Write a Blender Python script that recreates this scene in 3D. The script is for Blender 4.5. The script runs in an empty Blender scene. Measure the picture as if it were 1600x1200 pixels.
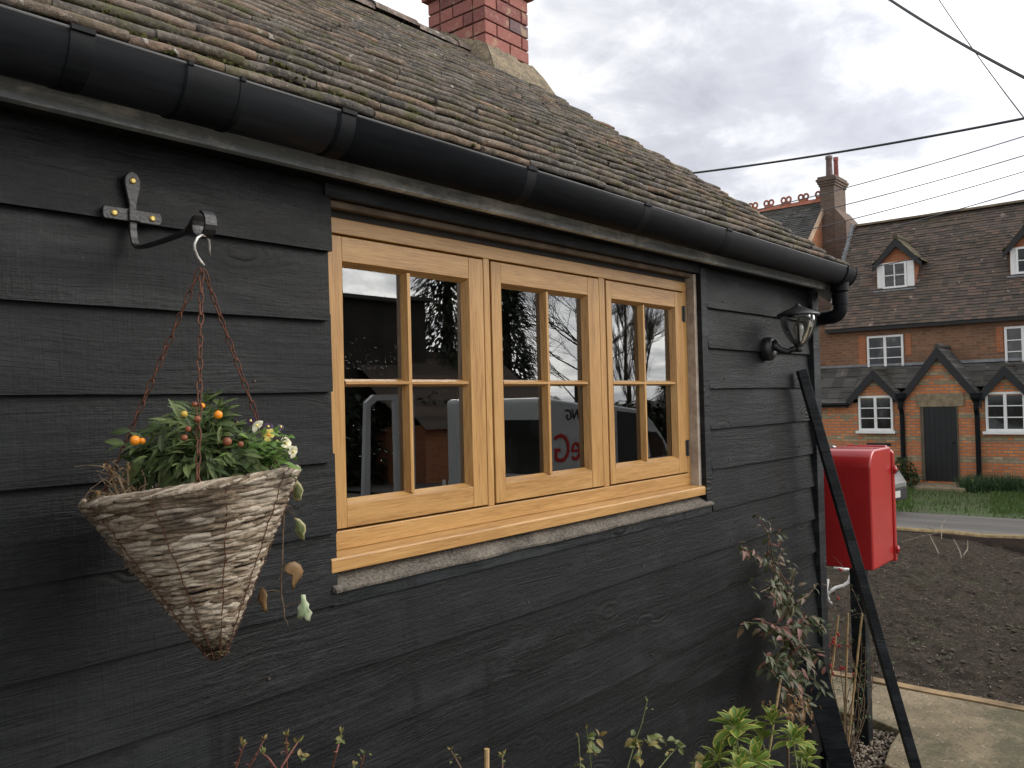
import bpy, math, random
from mathutils import Vector, Matrix, noise, Quaternion
R = random.Random(7)
PI = math.pi
sc = bpy.context.scene
col = sc.collection
V = Vector

# ------------------------------------------------------------------ camera (fitted to the photograph's vanishing points)
AZ, PITCH, ROLL, FPX, EYE = 0.698934, 0.0199739, -0.0240942, 1330.0, 1.72
cf = V((math.cos(AZ)*math.cos(PITCH), math.sin(AZ)*math.cos(PITCH), math.sin(PITCH)))
r0 = V((math.sin(AZ), -math.cos(AZ), 0)); u0 = r0.cross(cf)
cr = r0*math.cos(ROLL) + u0*math.sin(ROLL)
cu = -r0*math.sin(ROLL) + u0*math.cos(ROLL)
CAM = V((0, 0, EYE))
def ray(x, y): return cf + cr*((x-800)/FPX) - cu*((y-600)/FPX)
def atY(x, y, Y): d = ray(x, y); return CAM + d*(Y/d.y)
def atX(x, y, X): d = ray(x, y); return CAM + d*(X/d.x)
def atZ(x, y, Z): d = ray(x, y); return CAM + d*((Z-EYE)/d.z)
def atD(x, y, D): return CAM + ray(x, y)*D
def gz(X):                       # the ground falls gently towards the lane
    return 0.0 if X < 6 else (-0.0357*(X-6) if X < 24 else -0.643)

cd = bpy.data.cameras.new('camera'); cam = bpy.data.objects.new('camera', cd); col.objects.link(cam)
cam.matrix_world = Matrix(((cr.x, cu.x, -cf.x, 0), (cr.y, cu.y, -cf.y, 0), (cr.z, cu.z, -cf.z, EYE), (0, 0, 0, 1)))
cd.sensor_width = 36; cd.lens = FPX/1600*36; cd.clip_start = 0.02; cd.clip_end = 3000
sc.camera = cam

# ------------------------------------------------------------------ object helpers
def tag(o, label=None, cat=None, group=None, kind=None):
    if label: o['label'] = label
    if cat: o['category'] = cat
    if group: o['group'] = group
    if kind: o['kind'] = kind
    return o
def thing(name, loc, label, cat, group=None):
    o = bpy.data.objects.new(name, None); o.empty_display_size = .1; col.objects.link(o)
    o.location = loc
    return tag(o, label, cat, group)
class MB:
    """collects shapes in world coordinates and links them as ONE mesh object"""
    def __init__(s): s.v = []; s.f = []; s.uv = None
    def add(s, vs, fs):
        n = len(s.v); s.v += [tuple(p) for p in vs]; s.f += [tuple(i+n for i in f) for f in fs]; return s
    def box(s, a, b):
        x0, y0, z0 = [min(p, q) for p, q in zip(a, b)]; x1, y1, z1 = [max(p, q) for p, q in zip(a, b)]
        return s.add([(x0,y0,z0),(x1,y0,z0),(x1,y1,z0),(x0,y1,z0),(x0,y0,z1),(x1,y0,z1),(x1,y1,z1),(x0,y1,z1)],
                     [(3,2,1,0),(4,5,6,7),(0,1,5,4),(1,2,6,5),(2,3,7,6),(3,0,4,7)])
    def obox(s, c, ax, ay, az):                      # centre and three half-axis vectors
        vs = []
        for k in (-1, 1):
            for i, j in ((-1,-1),(1,-1),(1,1),(-1,1)): vs.append(V(c)+V(ax)*i+V(ay)*j+V(az)*k)
        return s.add(vs, [(3,2,1,0),(4,5,6,7),(0,1,5,4),(1,2,6,5),(2,3,7,6),(3,0,4,7)])
    def beam(s, p, q, w, h, up=(0,0,1)):             # rectangular bar from p to q
        p = V(p); q = V(q); d = (q-p); L = d.length; d = d/L
        a = d.cross(V(up)).normalized(); b = a.cross(d)
        return s.obox((p+q)/2, d*(L/2), a*(w/2), b*(h/2))
    def tube(s, pts, rad, n=8, cap=True, closed=False):
        pts = [V(p) for p in pts]; m = len(pts)
        if not isinstance(rad, (list, tuple)): rad = [rad]*m
        vs = []; up = None
        for i in range(m):
            if closed: d = pts[(i+1) % m]-pts[i-1]
            else: d = pts[min(i+1, m-1)]-pts[max(i-1, 0)]
            if d.length < 1e-9: d = V((0,0,1))
            d.normalize()
            if up is None:
                up = V((0,0,1)) if abs(d.z) < .9 else V((1,0,0))
            a = d.cross(up)
            if a.length < 1e-6: a = d.cross(V((0,1,0)))
            a.normalize(); b = a.cross(d); up = b
            for k in range(n):
                t = 2*PI*k/n; vs.append(pts[i]+(a*math.cos(t)+b*math.sin(t))*rad[i])
        fs = []
        for i in range(m if closed else m-1):
            j = (i+1) % m
            for k in range(n):
                k2 = (k+1) % n; fs.append((i*n+k, i*n+k2, j*n+k2, j*n+k))
        if cap and not closed:
            fs.append(tuple(range(n-1, -1, -1))); fs.append(tuple((m-1)*n+k for k in range(n)))
        return s.add(vs, fs)
    def lathe(s, prof, org, ax=(0,0,1), n=20, x=None):       # prof = [(radius, height)]
        ax = V(ax).normalized(); org = V(org)
        a = V(x) if x else (ax.cross(V((0,1,0))) if abs(ax.y) < .9 else ax.cross(V((1,0,0))))
        a.normalize(); b = ax.cross(a); vs = []
        for r, h in prof:
            for k in range(n):
                t = 2*PI*k/n; vs.append(org+ax*h+(a*math.cos(t)+b*math.sin(t))*max(r, 1e-4))
        fs = []
        for i in range(len(prof)-1):
            for k in range(n):
                k2 = (k+1) % n; fs.append((i*n+k, i*n+k2, (i+1)*n+k2, (i+1)*n+k))
        return s.add(vs, fs)
    def prism(s, poly, ext):                          # a polygon swept along a vector
        n = len(poly); e = V(ext); vs = [V(p) for p in poly]+[V(p)+e for p in poly]
        fs = [tuple(range(n-1, -1, -1)), tuple(range(n, 2*n))]
        for i in range(n):
            j = (i+1) % n; fs.append((i, j, n+j, n+i))
        return s.add(vs, fs)
    def ball(s, c, r, n=8, m=6, jit=0, sq=(1,1,1)):
        c = V(c); vs = [c+V((0,0,r*sq[2]))]; sd = R.random()*50
        for i in range(1, m):
            th = PI*i/m
            for k in range(n):
                ph = 2*PI*k/n; d = V((math.sin(th)*math.cos(ph), math.sin(th)*math.sin(ph), math.cos(th)))
                q = r*(1+jit*noise.noise(d*1.7+V((sd, sd, sd))))
                vs.append(c+V((d.x*q*sq[0], d.y*q*sq[1], d.z*q*sq[2])))
        vs.append(c-V((0,0,r*sq[2]))); fs = []
        for k in range(n):
            fs.append((0, 1+k, 1+(k+1) % n)); L = 1+(m-2)*n; fs.append((L+(k+1) % n, L+k, L+n))
        for i in range(m-2):
            for k in range(n):
                a = 1+i*n+k; b = 1+i*n+(k+1) % n; fs.append((a, a+n, b+n, b))
        return s.add(vs, fs)
    def leaf(s, base, d, up, L, W, fold=.25, curl=.3, seg=4, lobes=0, peak=.45):
        if s.uv is None: s.uv = {}
        d = V(d).normalized(); up = V(up); side = d.cross(up)
        if side.length < 1e-4: side = d.cross(V((1,0,.3)))
        side.normalize(); nn = side.cross(d).normalized(); n0 = len(s.v); p = V(base); vs = []; uvs = []
        for i in range(seg+1):
            t = i/seg
            w = W*.5*(math.sin(PI*min(1, t**(math.log(.5)/math.log(peak))))**.8 if 0 < t < 1 else .04)
            if lobes: w *= 1+.35*math.sin(t*PI*lobes)
            c = p+d*(L*t)-nn*(curl*L*t*t)
            vs += [c-side*w+nn*(fold*w), c, c+side*w+nn*(fold*w)]; uvs += [(0, t), (.5, t), (1, t)]
        s.v += [tuple(q) for q in vs]
        for i in range(seg):
            a = n0+i*3
            for f in ((a, a+1, a+4, a+3), (a+1, a+2, a+5, a+4)):
                s.uv[len(s.f)] = [uvs[q-n0] for q in f]; s.f.append(f)
        return s
    def build(s, name, mat, parent=None, smooth=False, bevel=0, loc=None, sub=0):
        me = bpy.data.meshes.new(name)
        org = V(loc) if loc is not None else V((0,0,0))
        vs = s.v if loc is None else [tuple(V(p)-org) for p in s.v]
        me.from_pydata(vs, [], s.f); me.materials.append(mat)
        if s.uv is not None:
            ul = me.uv_layers.new(name='UVMap')
            for pi, p in enumerate(me.polygons):
                if pi in s.uv:
                    for li, q in zip(p.loop_indices, s.uv[pi]): ul.data[li].uv = q
        if smooth: me.polygons.foreach_set('use_smooth', [True]*len(me.polygons))
        me.update()
        o = bpy.data.objects.new(name, me); col.objects.link(o); o.location = org
        if parent is not None:
            o.parent = parent
            w = V((0,0,0)); q = parent
            while q is not None: w = w+q.location if q.parent is None else w; q = q.parent
            if parent.parent is None or parent.type == 'EMPTY':
                o.matrix_parent_inverse = Matrix.Translation(-w)
        if bevel:
            b = o.modifiers.new('bevel', 'BEVEL'); b.width = bevel; b.segments = 2; b.limit_method = 'ANGLE'; b.angle_limit = .6
        if sub:
            b = o.modifiers.new('sub', 'SUBSURF'); b.levels = sub; b.render_levels = sub
        return o
def copy_tree(o, parent=None):
    c = o.copy(); col.objects.link(c)
    if parent is not None: c.parent = parent; c.matrix_parent_inverse = o.matrix_parent_inverse.copy()
    for ch in list(o.children): copy_tree(ch, c)
    return c

# ------------------------------------------------------------------ materials
class NT:
    def __init__(s, name):
        s.m = bpy.data.materials.new(name); s.m.use_nodes = True; s.t = s.m.node_tree
        s.b = s.t.nodes['Principled BSDF']; s.out = s.t.nodes['Material Output']
    def n(s, typ, ins=None, **props):
        x = s.t.nodes.new(typ)
        for k, v in props.items(): setattr(x, k, v)
        for k, v in (ins or {}).items(): s.set(x, k, v)
        return x
    def set(s, x, k, v):
        i = x.inputs[k]
        if hasattr(v, 'is_output') or isinstance(v, bpy.types.NodeSocket): s.t.links.new(v, i)
        elif isinstance(v, (tuple, list)) and len(v) == 3 and i.type == 'RGBA': i.default_value = (*v, 1)
        else: i.default_value = v
    def p(s, **k):
        names = dict(color='Base Color', rough='Roughness', normal='Normal', spec='Specular IOR Level', metal='Metallic', coat='Coat Weight', coatr='Coat Roughness', trans='Transmission Weight', alpha='Alpha')
        for q, v in k.items(): s.set(s.b, names[q], v)
        return s
    def obj(s): return s.n('ShaderNodeTexCoord').outputs['Object']
    def rnd(s): return s.n('ShaderNodeNewGeometry').outputs['Random Per Island']
    def mapp(s, vec, scale=(1,1,1), loc=(0,0,0), rot=(0,0,0)):
        return s.n('ShaderNodeMapping', {'Vector': vec, 'Scale': scale, 'Location': loc, 'Rotation': rot}).outputs[0]
    def noise(s, vec, scale, detail=4, rough=.55, dist=0): return s.n('ShaderNodeTexNoise', {'Vector': vec, 'Scale': scale, 'Detail': detail, 'Roughness': rough, 'Distortion': dist}).outputs[0]
    def vor(s, vec, scale, feat='F1', out='Distance'):
        return s.n('ShaderNodeTexVoronoi', {'Vector': vec, 'Scale': scale}, feature=feat).outputs[out]
    def ramp(s, fac, stops, interp='LINEAR'):
        x = s.n('ShaderNodeValToRGB', {'Fac': fac}); e = x.color_ramp.elements; x.color_ramp.interpolation = interp
        while len(e) < len(stops): e.new(.5)
        for q, (pos, c) in zip(e, stops): q.position = pos; q.color = (*c, 1) if isinstance(c, (tuple, list)) else (c, c, c, 1)
        return x.outputs[0]
    def math(s, op, a, b=0, clamp=False):
        x = s.n('ShaderNodeMath', operation=op, use_clamp=clamp); s.set(x, 0, a); s.set(x, 1, b); return x.outputs[0]
    def vmath(s, op, a, b):
        x = s.n('ShaderNodeVectorMath', operation=op); s.set(x, 0, a); s.set(x, 1, b); return x.outputs[0]
    def mix(s, fac, a, b, mode='MIX'):
        x = s.n('ShaderNodeMix', data_type='RGBA', blend_type=mode)
        s.set(x, 0, fac); s.set(x, 6, a if not isinstance(a, tuple) else (*a, 1)); s.set(x, 7, b if not isinstance(b, tuple) else (*b, 1)); return x.outputs[2]
    def sep(s, vec): return s.n('ShaderNodeSeparateXYZ', {0: vec}).outputs
    def comb(s, x, y, z):
        return s.n('ShaderNodeCombineXYZ', {0: x, 1: y, 2: z}).outputs[0]
    def bump(s, h, strength=.5, dist=.01, prev=None):
        x = s.n('ShaderNodeBump', {'Height': h, 'Strength': strength, 'Distance': dist})
        if prev is not None: s.set(x, 'Normal', prev)
        return x.outputs[0]
def plain(name, c, rough=.5, var=.25, scale=8, bump=0, bscale=60, **k):
    t = NT(name); o = t.obj(); f = t.noise(o, scale, 5)
    t.p(color=t.ramp(f, [(.3, tuple(x*(1-var) for x in c)), (.7, tuple(x*(1+var) for x in c))]), rough=rough, **k)
    if bump: t.p(normal=t.bump(t.noise(o, bscale, 5), bump, .004))
    return t.m
MT = {}
def m_blackwood(name='black_wood', lo=.0016, hi=.0070, rough=.55, cool=1.0):
    t = NT(name); o = t.obj(); r = t.rnd()
    off = t.comb(t.math('MULTIPLY', r, 37.0), 0.0, t.math('MULTIPLY', r, 13.0)); vec = t.vmath('ADD', o, off)
    kv = t.mapp(vec, (2.1, 0, 5.2)); kd = t.vor(t.vmath('ADD', kv, t.comb(t.math('MULTIPLY', t.noise(vec, 6.0, 3), .22), 0.0, t.math('MULTIPLY', t.noise(vec, 7.0, 2), .22))), 1.0)
    kn = t.math('SUBTRACT', 1.0, t.math('MULTIPLY', kd, 4.0), clamp=True)              # near a knot
    w = t.math('MULTIPLY', t.noise(t.mapp(vec, (.8, 1, 2)), 2.0, 2), .045)
    sx = t.sep(vec)
    zz = t.math('ADD', sx[2], t.math('ADD', w, t.math('MULTIPLY', kn, .035)))
    gv = t.comb(t.math('MULTIPLY', sx[0], 1.0), 0.0, zz)
    g1 = t.noise(t.mapp(gv, (2.5, 1, 55)), 1.0, 6, .65)
    g2 = t.noise(t.mapp(gv, (9, 1, 320)), 1.0, 4, .6)
    ring = t.math('MULTIPLY', t.math('SINE', t.math('MULTIPLY', kd, 95.0)), kn)
    saw = t.noise(t.mapp(vec, (160, 1, 14)), 1.0, 3)                                       # rough sawn marks
    saw2 = t.noise(t.mapp(vec, (70, 1, 120)), 1.0, 4)
    big = t.noise(t.mapp(vec, (1.2, 1, 4)), 2.2, 4)
    f = t.math('ADD', t.math('MULTIPLY', g1, .42), t.math('ADD', t.math('MULTIPLY', big, .42), t.math('ADD', t.math('MULTIPLY', saw2, .16), t.math('MULTIPLY', g2, .12))))
    c = t.ramp(f, [(.40, (lo*.65, lo*.88, lo*1.1)), (.55, ((lo+hi)*.34, (lo+hi)*.41, (lo+hi)*.47)), (.70, (hi*1.6, hi*1.8, hi*2.0))])
    c = t.mix(t.math('MULTIPLY', kn, .7), c, (lo*.8, lo*.8, lo*.75))
    pat = t.ramp(t.noise(t.mapp(vec, (2.6, 1, 7)), 1.6, 6, .7), [(.50, 0.0), (.66, 1.0)])
    c = t.mix(t.math('MULTIPLY', pat, .8), c, (hi*2.4, hi*2.6, hi*2.75))
    run = t.ramp(t.noise(t.mapp(o, (9, 1, .9)), 1.5, 5, .65), [(.56, 0.0), (.68, 1.0)])
    c = t.mix(t.math('MULTIPLY', run, .85), c, (lo*.6, lo*.7, lo*.75))
    c = t.mix(t.math('MULTIPLY', t.math('MULTIPLY', t.math('GREATER_THAN', t.math('SINE', t.math('MULTIPLY', kd, 120.0)), .1), kn), .75), c, (hi*1.7, hi*1.75, hi*1.8))
    if cool < 1: c = t.mix(1.0, c, (1.12, 1.0, .90), 'MULTIPLY')
    dust = t.ramp(t.noise(t.mapp(vec, (40, 40, 55)), 4.0, 2), [(.735, 0.0), (.77, 1.0)])
    c = t.mix(t.math('MULTIPLY', dust, .35), c, (.11, .10, .085))
    c = t.mix(t.math('MULTIPLY', r, .30), c, (hi*1.0, hi*1.15, hi*1.28))
    h = t.math('ADD', t.math('ADD', t.math('MULTIPLY', g1, .8), t.math('MULTIPLY', g2, .35)), t.math('ADD', t.math('MULTIPLY', saw, .35), t.math('ADD', t.math('MULTIPLY', saw2, .45), t.math('MULTIPLY', ring, .38))))
    t.p(color=c, rough=t.ramp(big, [(.3, rough-.12), (.7, rough+.12)]), spec=.22, normal=t.bump(h, .75, .004))
    return t.m
MT['black'] = m_blackwood()
MT['black2'] = m_blackwood('black_painted_timber', .0065, .017, .5)
MT['fascia'] = m_blackwood('grey_weathered_paint', .21, .40, .6, 0)
def m_oak(name, axis):
    t = NT(name); o = t.obj(); r = t.rnd()
    vec = t.vmath('ADD', o, t.comb(t.math('MULTIPLY', r, 9.0), t.math('MULTIPLY', r, 5.0), t.math('MULTIPLY', r, 7.0)))
    s1 = (13, 160, 330) if axis == 'x' else (330, 160, 13); s2 = (2, 16, 22) if axis == 'x' else (22, 16, 2)
    g = t.noise(t.mapp(vec, s1), 1.0, 5, .65, .4); b = t.noise(t.mapp(vec, s2), 1.0, 4)
    fl = t.noise(t.mapp(vec, tuple(q*1.6 for q in s1)), 1.0, 2)
    c = t.ramp(t.math('ADD', t.math('MULTIPLY', g, .6), t.math('MULTIPLY', b, .4)), [(.32, (.235, .112, .033)), (.5, (.42, .23, .078)), (.68, (.54, .328, .125))])
    t.p(color=c, rough=.38, spec=.4, normal=t.bump(t.math('ADD', g, t.math('MULTIPLY', fl, .5)), .22, .0012))
    return t.m
MT['oak_x'] = m_oak('golden_oak_grain_across', 'x'); MT['oak_z'] = m_oak('golden_oak_grain_upright', 'z')
def m_glass(name, ior=2.7, tint=(.75, .8, .78), rough=0.0):
    t = NT(name); t.t.nodes.remove(t.b)
    f = t.n('ShaderNodeFresnel', {'IOR': ior}).outputs[0]
    a = t.n('ShaderNodeBsdfTransparent', {'Color': tint}).outputs[0]
    g = t.n('ShaderNodeBsdfGlossy', {'Color': (.95, .97, .96), 'Roughness': rough}).outputs[0]
    x = t.n('ShaderNodeMixShader', {0: f, 1: a, 2: g}); t.t.links.new(x.outputs[0], t.out.inputs[0]); return t.m
MT['glass'] = m_glass('window_glass'); MT['lampglass'] = m_glass('lamp_glass', 1.5, (.93, .94, .93), .03)
t = NT('black_plastic'); o = t.obj()
t.p(color=t.ramp(t.noise(t.mapp(o, (3, 30, 30)), 3, 5), [(.35, (.0035, .0045, .006)), (.7, (.0075, .009, .011))]), rough=t.ramp(t.noise(o, 9, 4), [(.3, .5), (.7, .66)]), spec=.16); MT['plastic'] = t.m
MT['iron'] = plain('black_iron', (.016, .016, .016), .42, .3, 40, .3, 180)
MT['lampblack'] = plain('lamp_black_metal', (.018, .018, .019), .38, .2, 40)
MT['brass'] = plain('brass_screw', (.38, .29, .10), .4, .3, 200, metal=.8)
MT['zinc'] = plain('galvanised_wire', (.55, .54, .50), .4, .25, 90, metal=.6)
MT['rust'] = plain('rusty_chain', (.10, .036, .018), .85, .5, 160, .4, 300)
def m_tile():
    t = NT('clay_tile'); o = t.obj(); r = t.rnd()
    base = t.ramp(r, [(0, (.135, .122, .110)), (.4, (.16, .138, .117)), (.75, (.19, .152, .12)), (.95, (.24, .16, .112)), (1, (.22, .18, .145))])
    n1 = t.noise(t.mapp(o, (.55, 1.6, 1.6)), 16, 7, .75); n2 = t.noise(o, 3.2, 5); n3 = t.noise(o, 90, 4, .7)
    c = t.mix(t.ramp(n1, [(.40, 0.0), (.58, .88)]), base, (.045, .041, .037))
    c = t.mix(t.ramp(n3, [(.52, 0.0), (.72, .5)]), c, (.40, .34, .27))
    lich = t.math('MULTIPLY', t.ramp(t.noise(o, 34, 3), [(.66, 0.0), (.70, 1.0)]), t.ramp(n2, [(.42, .1), (.62, .9)]))
    c = t.mix(lich, c, (.46, .45, .39))
    z = t.sep(t.n('ShaderNodeNewGeometry').outputs['Normal'])[2]
    moss = t.math('MULTIPLY', t.ramp(t.noise(o, 11, 6, .75), [(.5, 0.0), (.62, .85)]), t.ramp(t.noise(o, 2.1, 3), [(.36, .25), (.62, 1.0)]))
    c = t.mix(moss, c, t.ramp(t.noise(o, 50, 3), [(.3, (.055, .058, .022)), (.7, (.13, .125, .05))]))
    t.p(color=c, rough=.92, spec=.2, normal=t.bump(t.math('ADD', n1, n3), .8, .006)); return t.m
MT['tile'] = m_tile()
t = NT('moss'); o = t.obj(); n1 = t.noise(o, 120, 4, .7)
t.p(color=t.ramp(t.math('ADD', t.math('MULTIPLY', n1, .6), t.math('MULTIPLY', t.rnd(), .4)), [(.25, (.022, .024, .008)), (.55, (.075, .076, .024)), (.8, (.145, .135, .05))]), rough=1, spec=.1, normal=t.bump(n1, 1, .012)); MT['moss'] = t.m
t = NT('lichen_ridge_clay'); o = t.obj(); n1 = t.noise(o, 22, 6, .7)
c = t.ramp(n1, [(.3, (.10, .07, .06)), (.5, (.20, .15, .125)), (.7, (.30, .25, .21))])
c = t.mix(t.ramp(t.noise(o, 30, 3), [(.60, 0.0), (.66, .9)]), c, (.58, .56, .5))
c = t.mix(t.ramp(t.noise(o, 9, 5), [(.5, 0.0), (.62, .7)]), c, (.07, .065, .05))
t.p(color=c, rough=.95, normal=t.bump(n1, .8, .01)); MT['ridge'] = t.m
t = NT('red_brick'); o = t.obj(); r = t.rnd(); n1 = t.noise(o, 45, 5, .7)
c = t.ramp(r, [(0, (.17, .062, .056)), (.4, (.24, .085, .074)), (.75, (.31, .115, .092)), (.93, (.22, .09, .082)), (.96, (.085, .085, .10))])
c = t.mix(t.ramp(n1, [(.5, 0.0), (.75, .45)]), c, (.46, .25, .19))
c = t.mix(t.ramp(t.noise(o, 13, 4), [(.58, 0.0), (.66, .6)]), c, (.42, .31, .20))
t.p(color=c, rough=.9, normal=t.bump(n1, .6, .005)); MT['brick'] = t.m
t = NT('sandy_mortar'); o = t.obj(); n1 = t.noise(o, 13, 7, .75); n2 = t.noise(o, 55, 4)
c = t.ramp(t.math('ADD', t.math('MULTIPLY', n1, .7), t.math('MULTIPLY', n2, .3)), [(.36, (.10, .085, .06)), (.5, (.24, .195, .13)), (.64, (.40, .315, .20))])
t.p(color=c, rough=.95, normal=t.bump(t.math('ADD', n1, n2), 1.0, .02)); MT['mortar'] = t.m
MT['greymortar'] = plain('lime_mortar', (.15, .11, .09), .95, .3, 20, .6, 80)
t = NT('stained_ledge_stone'); o = t.obj(); n1 = t.noise(o, 130, 5, .7)
t.p(color=t.ramp(t.math('ADD', t.math('MULTIPLY', n1, .6), t.math('MULTIPLY', t.noise(o, 9, 5), .4)), [(.38, (.035, .032, .028)), (.52, (.15, .13, .105)), (.68, (.30, .26, .205))]), rough=.95, normal=t.bump(n1, .9, .006)); MT['ledge'] = t.m
t = NT('cement_render'); o = t.obj(); n1 = t.noise(o, 16, 6, .7)
t.p(color=t.ramp(n1, [(.3, (.26, .21, .165)), (.6, (.47, .40, .33)), (.75, (.58, .52, .45))]), rough=.9, normal=t.bump(t.noise(o, 60, 5), .5, .004)); MT['render'] = t.m
MT['beige'] = plain('bare_lintel_timber', (.12, .085, .055), .8, .35, 20, .4, 60)
MT['dark'] = plain('dark_interior', (.030, .026, .022), .9, .3, 3)
MT['stud'] = plain('interior_pine', (.20, .10, .04), .7, .3, 6)
t = NT('red_gloss_paint'); o = t.obj()
t.p(color=t.ramp(t.noise(o, 5, 4), [(.3, (.34, .016, .017)), (.7, (.42, .022, .022))]), rough=.27, spec=.5, coat=.35, coatr=.12, normal=t.bump(t.noise(o, 22, 3), .08, .004)); MT['red'] = t.m
MT['white'] = plain('white_gloss_paint', (.80, .80, .78), .35, .05, 6)
MT['whiteplastic'] = plain('white_plastic', (.66, .65, .62), .4, .15, 40)

def m_leaf(name, stops, edge=None, rough=.45, trans=.25, backcol=None):
    t = NT(name); r = t.rnd(); o = t.obj(); n1 = t.noise(o, 70, 3)
    c = t.ramp(t.math('ADD', t.math('MULTIPLY', r, .75), t.math('MULTIPLY', n1, .25)), stops)
    uv = t.n('ShaderNodeTexCoord').outputs['UV']; u = t.sep(uv)[0]
    e = t.math('ABSOLUTE', t.math('SUBTRACT', u, .5))
    c = t.mix(t.ramp(e, [(0.0, .35), (.05, 0.0)]), c, tuple(min(1, q*1.8) for q in stops[-1][1]))
    if edge:
        en = t.math('ADD', e, t.math('MULTIPLY', t.math('SUBTRACT', t.noise(o, 55, 3), .5), .5))
        c = t.mix(t.ramp(en, [(.28, 0.0), (.36, 1.0)]), c, edge)
    t.p(color=c, rough=rough, spec=.35)
    tr = t.n('ShaderNodeBsdfTranslucent', {'Color': c}).outputs[0]
    x = t.n('ShaderNodeMixShader', {0: trans, 1: t.b.outputs[0], 2: tr}); t.t.links.new(x.outputs[0], t.out.inputs[0]); return t.m
MT['leaf_sol'] = m_leaf('solanum_leaf', [(.15, (.04, .065, .022)), (.5, (.085, .125, .042)), (.9, (.18, .22, .085))])
MT['leaf_pansy'] = m_leaf('pansy_leaf', [(.15, (.055, .11, .022)), (.5, (.10, .19, .04)), (.9, (.19, .29, .075))])
MT['leaf_ivy'] = m_leaf('variegated_ivy_leaf', [(.1, (.065, .085, .025)), (.6, (.12, .14, .05)), (.95, (.20, .20, .08))], (.42, .38, .20))
MT['leaf_ivypale'] = m_leaf('pale_ivy_leaf', [(.1, (.25, .36, .18)), (.9, (.42, .50, .30))], (.55, .6, .42))
MT['leaf_dead'] = m_leaf('brown_leaf', [(.1, (.15, .08, .035)), (.6, (.26, .16, .075)), (.95, (.38, .26, .14))])
MT['leaf_climb'] = m_leaf('climber_leaf', [(.1, (.025, .042, .014)), (.45, (.055, .078, .028)), (.66, (.12, .10, .055)), (.8, (.19, .075, .06)), (1, (.36, .22, .18))])
MT['leaf_vari'] = m_leaf('variegated_leaf', [(.1, (.06, .13, .026)), (.6, (.12, .22, .042)), (.95, (.21, .30, .06))], (.46, .44, .11), trans=.32)
MT['leaf_bud'] = m_leaf('bud_leaf', [(.1, (.07, .10, .025)), (.5, (.16, .17, .045)), (.8, (.24, .15, .05)), (1, (.30, .29, .10))])
MT['leaf_small'] = m_leaf('small_green_leaf', [(.1, (.03, .06, .015)), (.9, (.11, .16, .05))])
MT['stem'] = plain('brown_stem', (.13, .085, .05), .85, .4, 60, .4, 200)
MT['redstem'] = plain('reddish_stem', (.17, .065, .045), .7, .4, 60)
MT['greenstem'] = plain('green_stem', (.12, .14, .05), .7, .4, 60)
MT['cane'] = plain('bamboo_cane_skin', (.42, .28, .13), .6, .3, 25, .2, 90)
MT['straw'] = plain('dead_straw', (.27, .19, .11), .9, .4, 60)
MT['orange'] = plain('orange_berry', (.80, .26, .015), .3, .15, 40)
MT['yellowberry'] = plain('yellow_berry', (.68, .45, .08), .35, .15, 40)
MT['rotberry'] = plain('withered_berry', (.22, .065, .025), .5, .4, 80)
MT['redberry'] = plain('red_berry', (.42, .02, .015), .35, .2, 40)
MT['petal'] = plain('cream_petal', (.74, .70, .50), .6, .15, 60)
MT['petalyel'] = plain('yellow_petal', (.78, .64, .16), .6, .15, 60)
MT['petalpur'] = plain('purple_petal', (.030, .010, .04), .6, .3, 60)
t = NT('peat'); o = t.obj(); n1 = t.noise(o, 120, 5, .75)
t.p(color=t.ramp(n1, [(.35, (.012, .009, .007)), (.7, (.055, .04, .028))]), rough=1, normal=t.bump(n1, 1, .01)); MT['peat'] = t.m
def m_weave():
    t = NT('willow_rope'); o = t.obj(); r = t.rnd(); n1 = t.noise(o, 90, 5, .7); n2 = t.noise(t.mapp(o, (40, 40, 260)), 1, 5, .7)
    c = t.ramp(t.math('ADD', t.math('MULTIPLY', r, .45), t.math('MULTIPLY', n1, .55)), [(.2, (.09, .066, .045)), (.42, (.28, .215, .15)), (.6, (.46, .385, .295)), (.85, (.60, .53, .43))])
    c = t.mix(t.ramp(t.noise(o, 10, 4), [(.54, 0.0), (.68, .75)]), c, (.075, .062, .05))
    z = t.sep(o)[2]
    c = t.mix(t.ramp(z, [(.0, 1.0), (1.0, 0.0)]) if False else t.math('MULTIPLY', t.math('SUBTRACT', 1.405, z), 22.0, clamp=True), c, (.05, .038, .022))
    t.p(color=c, rough=.95, spec=.15, normal=t.bump(t.math('ADD', n2, n1), .9, .006)); return t.m
MT['weave'] = m_weave()

# ================================================================== THE BLACK WEATHERBOARDED BUILDING
B = thing('weatherboarded_building', (0.5, 3.2, 0), 'single storey building clad in black weatherboards under a mossy clay tile roof', 'building')
ZB = [2.047-0.149*k for k in range(-1, 15)]            # bottom edge of each board
def board(mb, x0, x1, zb, row, h=.166, jag=.0):
    n = max(2, int((x1-x0)/.05)); vs = []
    for i in range(n+1):
        x = x0+(x1-x0)*i/n
        w = .0030*noise.noise(V((x*1.3, row*7.1, 0)))+.0012*noise.noise(V((x*9, row*3.1, 5)))
        y = .0022*noise.noise(V((x*.9, row*5.3, 9)))
        e = jag if i == n else 0
        vs += [(x, 1.450+y, zb+w), (x+e*.07, 1.451+y, zb+w+.012), (x+e*.5, 1.458+y, zb+h*.5), (x+e, 1.4655+y, zb+h), (x+e, 1.478, zb+h), (x, 1.4645+y, zb+w)]
    m = 6; fs = []
    for i in range(n):
        for k in range(m):
            k2 = (k+1) % m; fs.append((i*m+k, (i+1)*m+k, (i+1)*m+k2, i*m+k2))
    fs.append(tuple(range(m-1, -1, -1))[::-1]); fs.append(tuple(n*m+k for k in range(m))[::-1])
    mb.add(vs, fs)
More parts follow.
